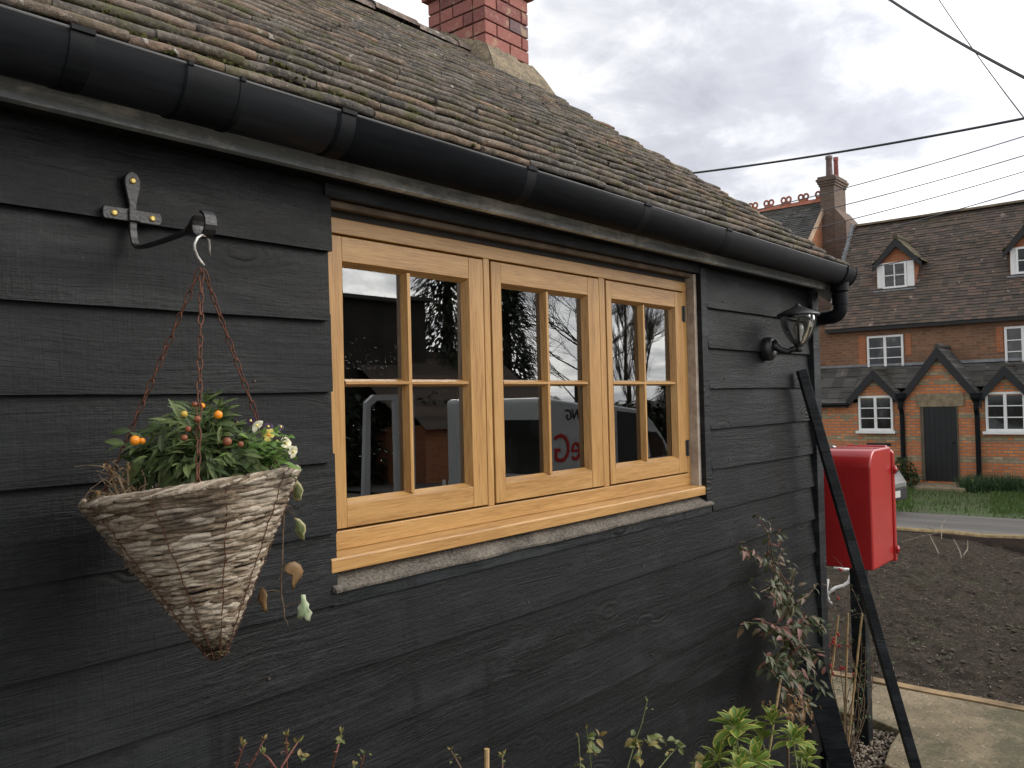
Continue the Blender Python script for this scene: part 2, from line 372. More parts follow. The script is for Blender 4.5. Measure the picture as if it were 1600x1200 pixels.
wl = MB(); WX0, WX1 = 1.135, 2.853
for k, zb in enumerate(ZB):
    if zb < -.15: continue
    top_cut = 1.30 < zb < 2.10
    if top_cut:
        board(wl, -3.2, -1.7+R.uniform(-.3, .3), zb, k)
        xs = wl.v[-1][0]+.003
        board(wl, xs, WX0+R.uniform(-.004, .005)+(.004 if k % 2 else 0), zb, k, jag=.010)
        board(wl, WX1+R.uniform(-.004, .004), 3.846+R.uniform(-.004, .004), zb, k)
    else:
        j = 2.1+1.1*math.sin(k*2.4) if zb < 1.2 else -1.9
        if zb < 1.2: j = -1.2-.5*(k % 3)
        board(wl, -3.2, j, zb, k); board(wl, j+.002, 3.846+R.uniform(-.004, .004), zb, k)
wall = wl.build('wall', MT['black'], B)
nail0 = None
for k, zb in enumerate(ZB):
    if zb < .3: continue
    for x in (.30, .985, 1.78, 2.36, 2.98, 3.72):
        if 1.30 < zb < 2.10 and WX0-.03 < x < WX1+.03: continue
        if R.random() < .35: continue
        xx, zz = x+R.gauss(0, .02), zb+.032+R.gauss(0, .004)
        if nail0 is None:
            nail0 = MB().lathe([(0, .0022), (.0030, .0016), (.0038, 0)], (0, 0, 0), (0, -1, 0), 10).build('nail', plain('rusted_nail', (.045, .028, .020), .7, .5, 200), wall); nl = nail0
        else: nl = nail0.copy(); col.objects.link(nl)
        nl.location = (xx, 1.4518, zz)
# structure behind the boards, gable end, back
bk = MB()
bk.box((-3.2, 1.486, -.2), (1.12, 1.56, 2.2)); bk.box((2.86, 1.486, -.2), (3.84, 1.56, 2.2)); bk.box((1.121, 1.486, -.2), (2.859, 1.56, 1.30)); bk.box((1.121, 1.5, 2.19), (2.859, 1.56, 2.28))
bk.build('wall', MT['dark'], B)
gb = MB()
for k in range(25):
    z0 = -.1+.149*k; z1 = z0+.147
    ya, yb = 1.455, 5.045
    if z0 > 2.25: ya = 1.33+(z1-2.30)/.7265; yb = 6.5-ya
    if ya >= yb-.05: break
    gb.add([(3.905, ya, z0), (3.905, yb, z0), (3.88, yb, z1+.02), (3.88, ya, z1+.02)], [(0, 1, 2, 3)])
    gb.add([(3.905, ya, z0), (3.905, yb, z0), (3.87, yb, z0), (3.87, ya, z0)], [(3, 2, 1, 0)])
gb.box((-3.2, 5.0, -.2), (3.86, 5.05, 2.2)); gb.box((-3.25, 1.5, -.2), (-3.2, 5.0, 2.2)); gb.box((3.80, 1.57, -.2), (3.865, 5.0, 2.2))
gb.build('gable_wall', MT['black2'], B)
inn = MB()                                             # the room behind the window
inn.box((.9, 3.6, .2), (3.3, 3.62, 2.3)); inn.box((.88, 1.57, .2), (.9, 3.6, 2.3)); inn.box((3.3, 1.57, .2), (3.32, 3.6, 2.3)); inn.box((.9, 1.57, 2.3), (3.3, 3.6, 2.32)); inn.box((.9, 1.57, .18), (3.3, 3.6, .2))
inn.build('room', MT['dark'], B)
iw = MB()
for x in (1.47, 1.76, 2.22, 2.30): iw.box((x, 1.60, 1.42), (x+.035, 1.66, 2.13))
iw.box((1.13, 1.585, 1.38), (2.80, 1.80, 1.405))
iw.build('window_board', MT['stud'], B)
cp = MB(); cp.box((3.848, 1.436, -.1), (3.925, 1.475, 2.19)); cp.box((3.906, 1.4765, -.1), (3.929, 1.56, 2.19))
cp.build('corner_post', MT['black2'], B, bevel=.003)
# window surround: black trim, rendered reveal, lintel strip, stone ledge
tr = MB(); tr.box((1.131, 1.4545, 1.296), (2.848, 1.485, 1.3255)); tr.box((2.806, 1.452, 1.33), (2.851, 1.50, 2.19)); tr.box((1.13, 1.456, 2.168), (2.805, 1.475, 2.2))
tr.build('window_trim', MT['black2'], B)

# ---------------- window
WIN = MB(); WY = 1.500
# outer frame
fx0, fx1, fz0, fz1 = 1.10, 2.785, 1.402, 2.136
def part(a, b, name, mat, par, bev=.0022): return MB().box(a, b).build(name, MT[mat], par, bevel=bev)
window = part((fx0, WY, fz0), (fx1, WY+.07, 1.4435), 'window', 'oak_x', B)
part((fx0, WY, 2.101), (fx1, WY+.07, fz1), 'frame', 'oak_x', window)
for xa, xb in ((fx0, 1.137), (2.7585, fx1), (1.6785, 1.7025), (2.2215, 2.2525)): part((xa, WY+.0005, 1.4435), (xb, WY+.07, 2.101), 'frame', 'oak_z', window)
SASH = [(1.141, 1.6738, 1.212, 1.613, 1.3985, 1.4205), (1.7072, 2.2168, 1.753, 2.150, 1.9435, 1.9655), (2.2572, 2.7545, 2.2925, 2.690, 2.4775, 2.4985)]
SZ0, SZ1, GZ0, GZ1, CB0, CB1 = 1.4488, 2.0958, 1.507, 2.034, 1.7605, 1.7785
for (x0, x1, g0, g1, b0, b1) in SASH:
    if x0 > 1.2: g0, g1 = g0, g1
    y0, y1 = WY-.0015, WY+.055; e = .006; yi = y0+.022; ii = .010
    def bead(mb, a, b, c, d): return mb.add([a, b, c, d], [(0, 1, 2, 3)])
    # stiles and rails, each with its bevelled glazing bead sloping in to the glass
    m = MB().box((x0, y0, SZ0), (g0-e, y1, SZ1)); bead(m, (g0-e, y0, GZ0-e), (g0+ii-e, yi, GZ0+ii-e), (g0+ii-e, yi, GZ1-ii+e), (g0-e, y0, GZ1+e)); m.build('stile', MT['oak_z'], window, bevel=.0015)
    m = MB().box((g1+e, y0, SZ0), (x1, y1, SZ1)); bead(m, (g1+e, y0, GZ0-e), (g1+e, y0, GZ1+e), (g1-ii+e, yi, GZ1-ii+e), (g1-ii+e, yi, GZ0+ii-e)); m.build('stile', MT['oak_z'], window, bevel=.0015)
    m = MB().box((g0-e+.0002, y0+.0004, SZ0), (g1+e-.0002, y1, GZ0-e)); bead(m, (g0-e, y0+.0004, GZ0-e), (g1+e, y0+.0004, GZ0-e), (g1-ii+e, yi, GZ0+ii-e), (g0+ii-e, yi, GZ0+ii-e)); m.build('rail', MT['oak_x'], window, bevel=.0015)
    m = MB().box((g0-e+.0002, y0+.0004, GZ1+e), (g1+e-.0002, y1, SZ1)); bead(m, (g0-e, y0+.0004, GZ1+e), (g0+ii-e, yi, GZ1-ii+e), (g1-ii+e, yi, GZ1-ii+e), (g1+e, y0+.0004, GZ1+e)); m.build('rail', MT['oak_x'], window, bevel=.0015)
    yb = y0+.004; q = .006
    def bar_z(za, zb): return MB().add([(b0, yi+.002, za), (b0+q, yb, za), (b1-q, yb, za), (b1, yi+.002, za), (b0, yi+.002, zb), (b0+q, yb, zb), (b1-q, yb, zb), (b1, yi+.002, zb)], [(0, 1, 5, 4), (1, 2, 6, 5), (2, 3, 7, 6)])
    bar_z(GZ0, GZ1).build('glazing_bar', MT['oak_z'], window)
    MB().add([(g0, yi+.002, CB0), (g0, yb-.0006, CB0+q), (g0, yb-.0006, CB1-q), (g0, yi+.002, CB1), (g1, yi+.002, CB0), (g1, yb-.0006, CB0+q), (g1, yb-.0006, CB1-q), (g1, yi+.002, CB1)], [(1, 0, 4, 5), (2, 1, 5, 6), (3, 2, 6, 7)]).build('glazing_bar', MT['oak_x'], window)
    for (xa, xb) in ((g0, (b0+b1)/2), ((b0+b1)/2, g1)):
        for (za, zb) in ((GZ0, (CB0+CB1)/2), ((CB0+CB1)/2, GZ1)):
            g = MB(); tl = R.uniform(-.0005, .0005); tz = R.uniform(-.0005, .0005)
            g.add([(xa, yi+.001+tl+tz, za), (xb, yi+.001-tl+tz, za), (xb, yi+.001-tl-tz, zb), (xa, yi+.001+tl-tz, zb)], [(0, 1, 2, 3)])
            g.build('glass_pane', MT['glass'], window)
# dark gaskets behind the shadow gaps
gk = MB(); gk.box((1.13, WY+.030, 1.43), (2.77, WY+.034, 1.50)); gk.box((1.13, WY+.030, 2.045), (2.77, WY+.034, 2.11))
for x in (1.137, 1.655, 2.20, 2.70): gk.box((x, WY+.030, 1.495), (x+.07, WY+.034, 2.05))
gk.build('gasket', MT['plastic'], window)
for zc in (2.020, 1.536):
    h = MB(); h.tube([(2.7575, WY-.004, zc-.029), (2.7575, WY-.004, zc+.029)], .0055, 10); h.box((2.744, WY-.0035, zc-.027), (2.757, WY-.0005, zc+.027))
    h.build('hinge', MT['iron'], window, smooth=False)
si = MB(); prof = [(1.4555, 1.3655), (1.4555, 1.392), (1.4585, 1.396), (1.50, 1.4015), (1.56, 1.4015), (1.56, 1.3655)]
si.prism([(1.128, y, z) for y, z in prof], (2.832-1.128, 0, 0)); si.build('sill', MT['oak_x'], window, bevel=.0015)
dr = MB()                                              # rain drops on the left pane
for _ in range(130):
    g = R.gauss(0, 1)
    x = R.uniform(1.215, 1.39); z = (1.80+abs(R.gauss(0, .03))) if R.random() < .55 else R.uniform(1.56, 1.9)
    dr.ball((x, WY+.0195, z), R.uniform(.0005, .0014), 6, 4)
tag(dr.build('raindrops', MT['glass'], window, smooth=True), kind='stuff')
lg = MB(); n = 40; vs = []
for i in range(n+1):
    x = 1.128+(2.842-1.128)*i/n; w = .004*noise.noise(V((x*6, 3, 1)))
    vs += [(x, 1.497, 1.3645), (x, 1.470, 1.349), (x, 1.440+w*.6, 1.332+w), (x, 1.442+w*.6, 1.326+w), (x, 1.497, 1.326)]
fs = [tuple(range(5))]
for i in range(n): fs += [(i*5+k, (i+1)*5+k, (i+1)*5+k+1, i*5+k+1) for k in range(4)]
fs.append(tuple(n*5+k for k in range(5)))
lg.add(vs, fs).build('stone_ledge', MT['ledge'], B)
rv = MB(); rv.box((2.786, 1.470, 1.395), (2.8055, 1.565, 2.165)); rv.build('rendered_reveal', MT['render'], B, bevel=.002)
ln = MB(); ln.box((1.12, 1.478, 2.152), (2.785, 1.499, 2.1675)); ln.build('lintel', MT['beige'], B, bevel=.002)
lb = MB(); lb.box((1.12, 1.505, 2.137), (2.785, 1.56, 2.19)); lb.build('packing', MT['dark'], B)

# ---------------- eaves: fascia, soffit, gutter, downpipe
fa = MB()
for a, b in ((-3.25, -.9), (-.898, 2.18), (2.182, 3.925)): fa.box((a, 1.390, 2.194), (b, 1.412, 2.305))
fa.build('fascia', MT['fascia'], B, bevel=.002)
so = MB(); so.box((-3.25, 1.413, 2.200), (3.90, 1.487, 2.212)); so.build('soffit', MT['black2'], B)
GC = (1.331, 2.278); GR = .059
def gutter_section(mb, x0, x1, r, th, a0=180, a1=360, n=40):
    vs = []; N = n+1
    for x in (x0, x1):
        for rr in (r, r-th):
            for i in range(N):
                a = math.radians(a0+(a1-a0)*i/n); vs.append((x, GC[0]+rr*math.cos(a), GC[1]+1.2*rr*math.sin(a)))
    fs = []
    for i in range(n):
        fs.append((i, i+1, 2*N+i+1, 2*N+i)); fs.append((N+i+1, N+i, 3*N+i, 3*N+i+1)); fs.append((i+1, i, N+i, N+i+1)); fs.append((2*N+i, 2*N+i+1, 3*N+i+1, 3*N+i))
    fs += [(0, 2*N, 3*N, N), (N-1, 2*N-1, 4*N-1, 3*N-1)]
    return mb.add(vs, fs)
gt = MB(); gutter_section(gt, -3.3, 1.02, GR, .004); gutter_section(gt, 1.021, 3.98, GR, .004)
a = []
for i in range(19):
    an = math.radians(180+10*i); a.append((3.978, GC[0]+(GR-.001)*math.cos(an), GC[1]+1.2*(GR-.001)*math.sin(an)))
gt.prism(a, (.004, 0, 0))
gutter = gt.build('gutter', MT['plastic'], B, smooth=False)
MB().tube([(-3.3, 1.274, 2.279), (3.98, 1.274, 2.279)], .0034, 8).build('lip', plain('highlight_lip_plastic', (.055, .055, .056), .6, .5, 6), gutter, smooth=True)  # paler bead: the highlight along the gutter edge is put into its colour
for p in gutter.data.polygons: p.use_smooth = len(p.vertices) == 4
def clip(x, w=.03, hook=True, r=.0600):
    c = MB(); gutter_section(c, x-w/2, x+w/2, r, .005, 176, 330)
    if hook: c.box((x-w/2, 1.267, 2.276), (x+w/2, 1.278, 2.2845))
    o = c.build('bracket', MT['plastic'], gutter, smooth=False, bevel=.001); return o
for px, py in ((130, 42), (546, 172), (832, 262), (1013, 320), (1140, 360)): clip(atY(px, py, 1.27).x, .036)
xj = atY(340, 108, 1.27).x; un = MB(); gutter_section(un, xj-.055, xj+.055, .0602, .003, 178, 345)
un.build('union', MT['plastic'], gutter, bevel=.001)
for dx in (-.048, .048): clip(xj+dx, .010, True, .0614)
xo = 3.905; ou = MB(); gutter_section(ou, xo-.065, xo+.065, .0625, .005, 178, 345)
ou.lathe([(.040, 0), (.040, -.045), (.0385, -.045)], (xo, GC[0], 2.225), n=24); ou.build('outlet', MT['plastic'], gutter, bevel=.001)
for dx in (-.055, .055): clip(xo+dx, .012, True, .0645)
DPX, DPY = 3.965, 1.510
dp = MB(); pts = [(xo, GC[0], 2.20), (xo, GC[0], 2.108)]; rb_ = .040
for i in range(1, 7): t = i/6*PI/2; pts.append((xo, GC[0]+rb_*(1-math.cos(t)), 2.108-rb_*math.sin(t)))
for i in range(0, 7): t = i/6*PI/2; pts.append((xo+.06, DPY-rb_+rb_*math.sin(t), 2.068-rb_*(1-math.cos(t))))
pts[-1] = (DPX, DPY, 2.028)
pts += [(DPX, DPY, 1.98), (DPX, DPY, .02)]
dp.tube(pts, .0315, 16); dp.lathe([(.036, 0), (.037, .06), (.0315, .062)], (DPX, DPY, 1.95), n=20); dp.lathe([(.0355, 0), (.0355, .05)], (xo, GC[0], 2.12), n=20)
d_ = dp.build('downpipe', MT['plastic'], B, smooth=True)
for zc in (1.93, .95):
    c = MB(); c.lathe([(.0345, -.015), (.041, -.015), (.041, .015), (.0345, .015)], (DPX, DPY, zc), n=20); c.box((3.90, DPY-.05, zc-.012), (DPX-.034, DPY+.05, zc+.012)); c.build('pipe_clip', MT['plastic'], d_)

# ---------------- tile roof
EY, EZ, PT = 1.322, 2.264, math.radians(36.0)
cs, sn = math.cos(PT), math.sin(PT)
XV = 3.955; GA = .0965; NC = 25; TW = .166
def roof_pt(x, s, h=0):          # s up the slope, h off it
    sag = .012*noise.noise(V((x*.55, s*.7, 2)))+.004*noise.noise(V((x*2.3, s*2.5, 6)))-.012*math.exp(-((x-1.5)/1.6)**2)*min(1, s)
    h += sag; return V((x, EY+s*cs-h*sn, EZ+s*sn+h*cs))
rf = MB()
for k in range(NC):
    x = XV-(.5*TW if k % 2 else 0)
    first = True
    while x > -2.6:
        w = TW-.0006
        if first and k % 2: w = TW*.5+TW*.5-.003
        x1 = x+(R.uniform(-.012, .012) if first else 0); first = False
        s0 = k*GA+R.gauss(0, .0016); L = .215; th = .0185+R.uniform(-.0012, .0012)
        lift = R.uniform(0, .0018)+(.004 if R.random() < .04 else 0); tilt = R.gauss(0, .005); rotz = R.gauss(0, .004); cam_ = R.uniform(.001, .0045)
        nx = 3; ring = None; vs = []; fs = []
        chip = R.random() < .06; cx = R.choice((0, nx)); hb = .0495; r_n = th/2
        for i in range(nx+1):
            u = i/nx; xx = x1-w*(1-u); wob = .0022*noise.noise(V((xx*22, k*3.7, 1)))+(.014 if chip and i == cx else 0)
            rr = r_n*(1+.10*noise.noise(V((xx*14, k*2.9, 6)))); sk = (u-.5)*w*rotz+wob
            ht = lambda q: hb*(1-q/L)+.0035+lift*(1-q/L)+(u-.5)*w*tilt+cam_*(1-(2*u-1)**2)
            prof = [(L, ht(L)-.008), (L*.55, ht(L*.55)), (L*.3, ht(L*.3)), (rr*1.1, ht(rr))]
            for j in range(1, 6): an = PI/2+PI*j/6; prof.append((rr+rr*math.cos(an), ht(rr)-rr+rr*math.sin(an)))
            prof += [(rr*1.2, ht(rr)-2*rr), (L*.5, ht(L*.5)-2*rr), (L, ht(L)-2*rr)]
            for q, hh in prof: vs.append(roof_pt(xx, min(s0+q+sk, NC*GA+.02), hh))
        m = len(prof)
        for i in range(nx):
            for j in range(m): j2 = (j+1) % m; fs.append((i*m+j, (i+1)*m+j, (i+1)*m+j2, i*m+j2))
        rf.add(vs, fs); n0 = len(rf.v); rf.add(vs[:m], [tuple(range(m-1, -1, -1))]); rf.add(vs[nx*m:], [tuple(range(m))])
        x -= TW
roof = rf.build('roof', MT['tile'], B, smooth=True)
ud = MB(); RY = EY+NC*GA*cs; RZ = EZ+NC*GA*sn+.012
ud.add([(-2.6, EY+.02, EZ-.012), (XV-.03, EY+.02, EZ-.012), (XV-.03, RY, RZ-.03), (-2.6, RY, RZ-.03)], [(0, 1, 2, 3)])
ud.add([(-2.6, RY, RZ), (XV, RY, RZ), (XV, 2*RY-EY, EZ), (-2.6, 2*RY-EY, EZ)], [(0, 1, 2, 3)])
ud.build('roof_underlay', MT['black2'], B)
vb = MB(); vb.prism([(3.925, EY+.03, EZ-.02), (3.925, RY, RZ-.03), (3.925, RY, RZ-.14), (3.925, EY+.06, EZ-.13)], (.02, 0, 0)); vb.build('bargeboard', plain('pale_grey_board', (.30, .29, .27), .7, .25, 9), B)
rg = MB(); x = -2.6
while x < 3.52:
    L = .30; jj = R.gauss(0, .004); vs = []; N = 10
    for (xx, q) in ((x, 1.0), (x+L*.5, .985), (x+L-.006, .97)):
        for i in range(N+1):
            a = PI*i/N; rr = (.098+.006*noise.noise(V((xx*9, i, 3))))*q
            vs.append((xx, RY+rr*1.05*math.cos(a), RZ-.012+jj+rr*.66*math.sin(a)))
    fs = []
    for j in range(2):
        for i in range(N): fs.append((j*(N+1)+i, j*(N+1)+i+1, (j+1)*(N+1)+i+1, (j+1)*(N+1)+i))
    fs.append(tuple(range(N+1))); fs.append(tuple(2*(N+1)+i for i in range(N, -1, -1)))
    rg.add(vs, fs); x += L
rg.build('ridge', MT['ridge'], B, smooth=True)
mo = MB()
def clump(x, s, r):
    for _ in range(R.randint(10, 18)):
        dx, ds = R.gauss(0, r*1.5), R.gauss(0, r*.5); c = roof_pt(x+dx, s+ds, .047+R.uniform(-.006, .004))
        q = r*R.uniform(.14, .40); mo.ball(c, q, 7, 5, .8, (1.2, 1.0, .8))
for _ in range(330):
    k = int(abs(R.gauss(0, 7))) % NC; x = R.uniform(-1.2, 3.9)
    dens = noise.noise(V((x*1.4, k*.35, 4)))
    if k == 0 and x < 1.6: pass
    elif dens < -.05 and R.random() < .75: continue
    clump(x, k*GA+R.uniform(.004, .07), R.uniform(.006, .014)*(1.35 if k < 4 and x < 1.3 else .85))
for px, py, q in ((35, 8, .022), (150, 45, .018), (195, 62, .018), (225, 70, .018), (300, 52, .014), (340, 105, .014), (290, 45, .013), (350, 30, .016), (430, 110, .013), (60, 12, .018), (500, 160, .012), (370, 118, .012)):
    p = atY(px, py, 1.36); s = max(.02, (p.y-EY)/cs); clump(p.x, .03+R.uniform(0, .01), q*.75)
tag(mo.build('moss', MT['moss'], roof, smooth=True), kind='stuff')

# ---------------- chimney at the gable end
CX0, CX1, CY0, CY1 = 3.530, 3.918, 3.098, 3.545
core = MB(); core.box((CX0+.012, CY0+.012, 3.3), (CX1-.012, CY1-.012, 4.55))
CH = core.build('chimney', MT['greymortar'], B)
bm_ = MB(); ph, joint = .0665, .0095
def brick_row(z, cells_x, cells_y, gro=0):
    x = CX0-gro
    tot = CX1-CX0+2*gro
    def br(a, b):
        q = R.uniform(-.0022, .0022); bm_.box([a[0]+q, a[1]+q, a[2]], [b[0]+q, b[1]+q, b[2]+R.uniform(-.001, .001)])
    for a, b in cells_x:
        br((CX0-gro+a*tot+.0, CY0-gro, z), (CX0-gro+b*tot-joint, CY0-gro+.09, z+ph)); br((CX0-gro+a*tot, CY1+gro-.09, z), (CX0-gro+b*tot-joint, CY1+gro, z+ph))
    ty = CY1-CY0+2*gro-.18-2*joint; y0 = CY0-gro+.09+joint
    for a, b in cells_y:
        br((CX0-gro, y0+a*ty, z), (CX0-gro+.09, y0+b*ty-(joint if b < 1 else 0), z+ph)); br((CX1+gro-.09, y0+a*ty, z), (CX1+gro, y0+b*ty-(joint if b < 1 else 0), z+ph))
z = 3.705-4*(ph+joint); k = 0
while z < 4.5:
    top = z > 4.03
    g = .0 if not top else (.028 if z < 4.12 or z > 4.30 else .055)
    if k % 2: brick_row(z, ((0, .27), (.27, .84), (.84, 1.01)), ((0, .0+.62), (.62, 1)), g)
    else: brick_row(z, ((0, .56), (.56, 1.01)), ((0, .30), (.30, 1)), g)
    z += ph+joint; k += 1
bm_.build('brickwork', MT['brick'], CH, bevel=.003)
def zroof(y): return EZ+.018+(y-EY)*math.tan(PT)
fl = MB(); nf = 14; vs = []
def fil(p_top, p_bot, nseg):
    vs = []
    for i in range(nseg+1):
        t = i/nseg; a = V(p_top[0]).lerp(V(p_top[1]), t); b = V(p_bot[0]).lerp(V(p_bot[1]), t)
        w = .016*noise.noise(V((t*8, a.x*3, a.y*3)))+.008*noise.noise(V((t*23, a.x*5, a.y*5)))
        m = (a+b)/2+V((0, 0, .012)); vs += [a+V((0, 0, w)), m+V((0, -w*.4, w*.5)), b+V((0, -w, 0))]
    fs = []
    for i in range(nseg):
        for k in range(2): fs.append((i*3+k, i*3+k+1, (i+1)*3+k+1, (i+1)*3+k))
    fl.add(vs, fs)
fy = CY0-.10
fil(((CX0-.002, CY0-.006, 3.712), (CX1+.02, CY0-.006, 3.700)), ((CX0-.075, fy-.03, zroof(fy-.03)+.02), (CX1+.055, fy-.05, zroof(fy-.05)+.03)), 16)
fil(((CX0-.004, CY1, 3.93), (CX0-.004, CY0-.006, 3.712)), ((CX0-.06, CY1, zroof(RY)+.02), (CX0-.075, fy-.03, zroof(fy-.03)+.02)), 22)
fil(((CX1+.02, CY0-.006, 3.70), (CX1+.02, CY1, 3.93)), ((CX1+.055, fy-.05, zroof(fy-.05)+.03), (CX1+.055, CY1, zroof(RY)+.03)), 8)
fl.build('mortar_fillet', MT['mortar'], CH, smooth=True)

# ================================================================== WALL BRACKET AND HANGING BASKET
BX = .706
WB = thing('wall_bracket', (BX, 1.447, 2.05), 'black wrought iron hanging bracket screwed to the boards above the flower basket', 'bracket')
bp = MB()
w_of = lambda z: .0065+.0075*max(0, min(1, (z-2.075)/.035))
zs = [2.028, 2.06, 2.075, 2.09, 2.105, 2.115, 2.123, 2.129, 2.132]
vs = []
for z in zs:
    w = w_of(z)*(1 if z < 2.116 else math.sqrt(max(.02, 1-((z-2.116)/.0165)**2)))
    vs += [(BX-w, 1.440, z), (BX+w, 1.440, z), (BX+w, 1.448, z), (BX-w, 1.448, z)]
fs = [(0, 3, 2, 1)]
for i in range(len(zs)-1):
    for k in range(4): fs.append((i*4+k, i*4+(k+1) % 4, i*4+4+(k+1) % 4, i*4+4+k))
bp.add(vs, fs); bp.build('back_plate', MT['iron'], WB, bevel=.0015)
cr_ = MB(); cr_.prism([(BX-.050, 1.438, 2.045), (BX-.053, 1.438, 2.049), (BX-.053, 1.438, 2.063), (BX-.050, 1.438, 2.067), (BX+.047, 1.438, 2.067), (BX+.051, 1.438, 2.060), (BX+.051, 1.438, 2.052), (BX+.047, 1.438, 2.045)], (0, .008, 0))
cr_.box((BX-.010, 1.4335, 2.046), (BX+.010, 1.4375, 2.066)); cr_.build('cross_plate', MT['iron'], WB, bevel=.0015)
def strip(mb, pts, w, th, side):                      # flat bar swept along pts, wide along 'side'
    side = V(side).normalized(); vs = []; m = len(pts)
    for i, p in enumerate(pts):
        d = (V(pts[min(i+1, m-1)])-V(pts[max(i-1, 0)])).normalized(); nn = d.cross(side).normalized()
        ww = w[i] if isinstance(w, list) else w
        for a, b in ((-1,-1), (1,-1), (1,1), (-1,1)): vs.append(V(p)+side*(a*ww/2)+nn*(b*th/2))
    fs = [(0, 1, 2, 3), (m*4-1, m*4-2, m*4-3, m*4-4)]
    for i in range(m-1):
        for k in range(4): fs.append((i*4+k, i*4+4+k, i*4+4+(k+1) % 4, i*4+(k+1) % 4))
    mb.add(vs, fs)
ar = MB(); pts = [(BX, 1.442, 2.03), (BX, 1.440, 2.018), (BX, 1.435, 2.006), (BX, 1.425, 1.999), (BX, 1.40, 1.9975), (BX, 1.35, 1.998), (BX, 1.30, 2.000), (BX, 1.262, 2.003), (BX, 1.245, 2.010), (BX, 1.232, 2.018)]
ws = [.012]*8+[.015, .018]
rc = (1.212, 2.006); r_ = .0195
for i in range(15):
    a = math.radians(48-i*22); pts.append((BX, rc[0]+r_*math.cos(a), rc[1]+r_*math.sin(a))); ws.append(.0195)
strip(ar, pts, ws, .0045, (1, 0, 0)); ar.build('arm', MT['iron'], WB, bevel=.001)
for (x, z) in ((BX, 2.117), (BX-.034, 2.056), (BX+.033, 2.056)):
    s = MB(); s.lathe([(.0, .003), (.0035, .003), (.0058, .0015), (.0058, 0)], (x, 1.440 if z > 2.1 else 1.438, z), (0, -1, 0), 14)
    s.obox((x, (1.440 if z > 2.1 else 1.438)-.0031, z), (.003, 0, 0), (0, .0003, 0), (0, 0, .0006)); s.build('screw', MT['brass'], WB, smooth=False)

DB = 1.312                                             # basket's distance along the view axis (0.23 m clear of the wall)
RL, RR = atD(147, 786, DB), atD(458, 735, DB)
RC = (RL+RR)/2; TIP = atD(341, 1036, DB-.01)
AXb = (TIP-RC); HB = AXb.length; AXb.normalize(); Ub = ((RR-RL)/2); RB = Ub.length; Ub.normalize(); Ub = (Ub-AXb*Ub.dot(AXb)).normalized(); Vb = AXb.cross(Ub)
if Vb.dot(cf) > 0: Vb = -Vb
def bpt(th, t, r=None, off=0):                         # angle (0 = right, 90 = towards us), t = depth 0..1
    rr = (RB*(1-t)**.97 if r is None else r)+off
    return RC+AXb*(HB*t)+(Ub*math.cos(th)+Vb*math.sin(th))*rr
HK = atD(318, 372, DB+.0)
HB_T = thing('hanging_basket', RC, 'cone shaped woven willow basket hanging on three rusty chains beside the window', 'hanging basket')
wv = MB(); ncs = 33
for c in range(ncs):
    t0 = (c+.45)/ncs*.985
    loose = .30 < t0 < .62
    for sub in range(2 if t0 < .9 else 1):
        th0 = R.uniform(0, 2*PI); end = th0+2*PI
        while th0 < end:
            seg = R.uniform(.5, 1.5); steps = max(4, int(seg/.14)); pts = []; rad = []
            ph = R.uniform(0, 6); dt = R.gauss(0, .006)
            for i in range(steps+1):
                th = th0+seg*i/steps
                t = t0+(.010 if sub else -.008)+dt*(i/steps)+.0040*math.sin(th*11+ph)+(.006*noise.noise(V((th*3, c, sub))))
                t = max(.002, min(.995, t))
                pts.append(bpt(th, t, None, .001+.0028*math.sin(th*9+ph+sub*PI)+.002*noise.noise(V((th*5, c*2, 7)))))
                q = (.0045 if not loose else .0035)*(1-.25*t); rad.append(q*(1+.35*noise.noise(V((th*6, c*3.3, sub))))*(.5 if i in (0, steps) else 1))
            wv.tube(pts, rad, 6); th0 += seg*R.uniform(.78, .95)
for i in range(70):                                    # rim
    th = R.uniform(0, 2*PI); seg = R.uniform(.5, 1.3); ph = R.uniform(0, 6)
    wv.tube([bpt(th+seg*j/8, -.005, None, .004*math.sin(j*.9+ph))-AXb*(.0045*math.cos(j*1.1+ph)+.001) for j in range(9)], [.0028]*9, 5)
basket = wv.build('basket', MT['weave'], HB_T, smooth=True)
ln_ = MB(); n = 40; vs = [bpt(2*PI*i/n, t, RB*(1-t)**.97-.008) for t in (.01, .3, .6, .9, .985) for i in range(n)]
ln_.add(vs, [(j*n+i, j*n+(i+1) % n, (j+1)*n+(i+1) % n, (j+1)*n+i) for j in range(4) for i in range(n)]); ln_.build('liner', MT['peat'], HB_T)
fb = MB()
for _ in range(300):                                   # frayed fibres
    th = R.uniform(0, 2*PI); t = R.uniform(.05, .97) if R.random() < .6 else R.uniform(.35, .65); p = bpt(th, t, None, .003); d = (bpt(th, t, None, 1)-p).normalized()
    tang = (bpt(th+.05, t)-bpt(th, t)).normalized(); q = p+(d*R.uniform(.2, 1)+tang*R.uniform(-1.6, 1.6)+V((0, 0, R.uniform(-.6, .25)))).normalized()*R.uniform(.004, .014)
    fb.tube([p, (p+q)/2+V((0, 0, .001)), q], [.0005, .0004, .0002], 4)
tag(fb.build('frayed_fibre', MT['straw'], HB_T), kind='stuff')
wr = MB()
for th in [i*2*PI/10+.3 for i in range(10)]:
    wr.tube([bpt(th+.012*math.sin(i*.9), i/30*.97, None, .0068+.0012*math.sin(i*2.2)) for i in range(31)], .0008, 5)
wr.build('wire', MT['rust'], HB_T)
sl = MB(); n = 30; vs = [RC+AXb*.02]
for rr in (.33, .66, .97):
    for i in range(n):
        th = 2*PI*i/n; vs.append(bpt(th, .06, RB*rr*.98)+V((0, 0, .012*noise.noise(V((rr*5, th*3, 0))))))
fs = [(0, 1+i, 1+(i+1) % n) for i in range(n)]
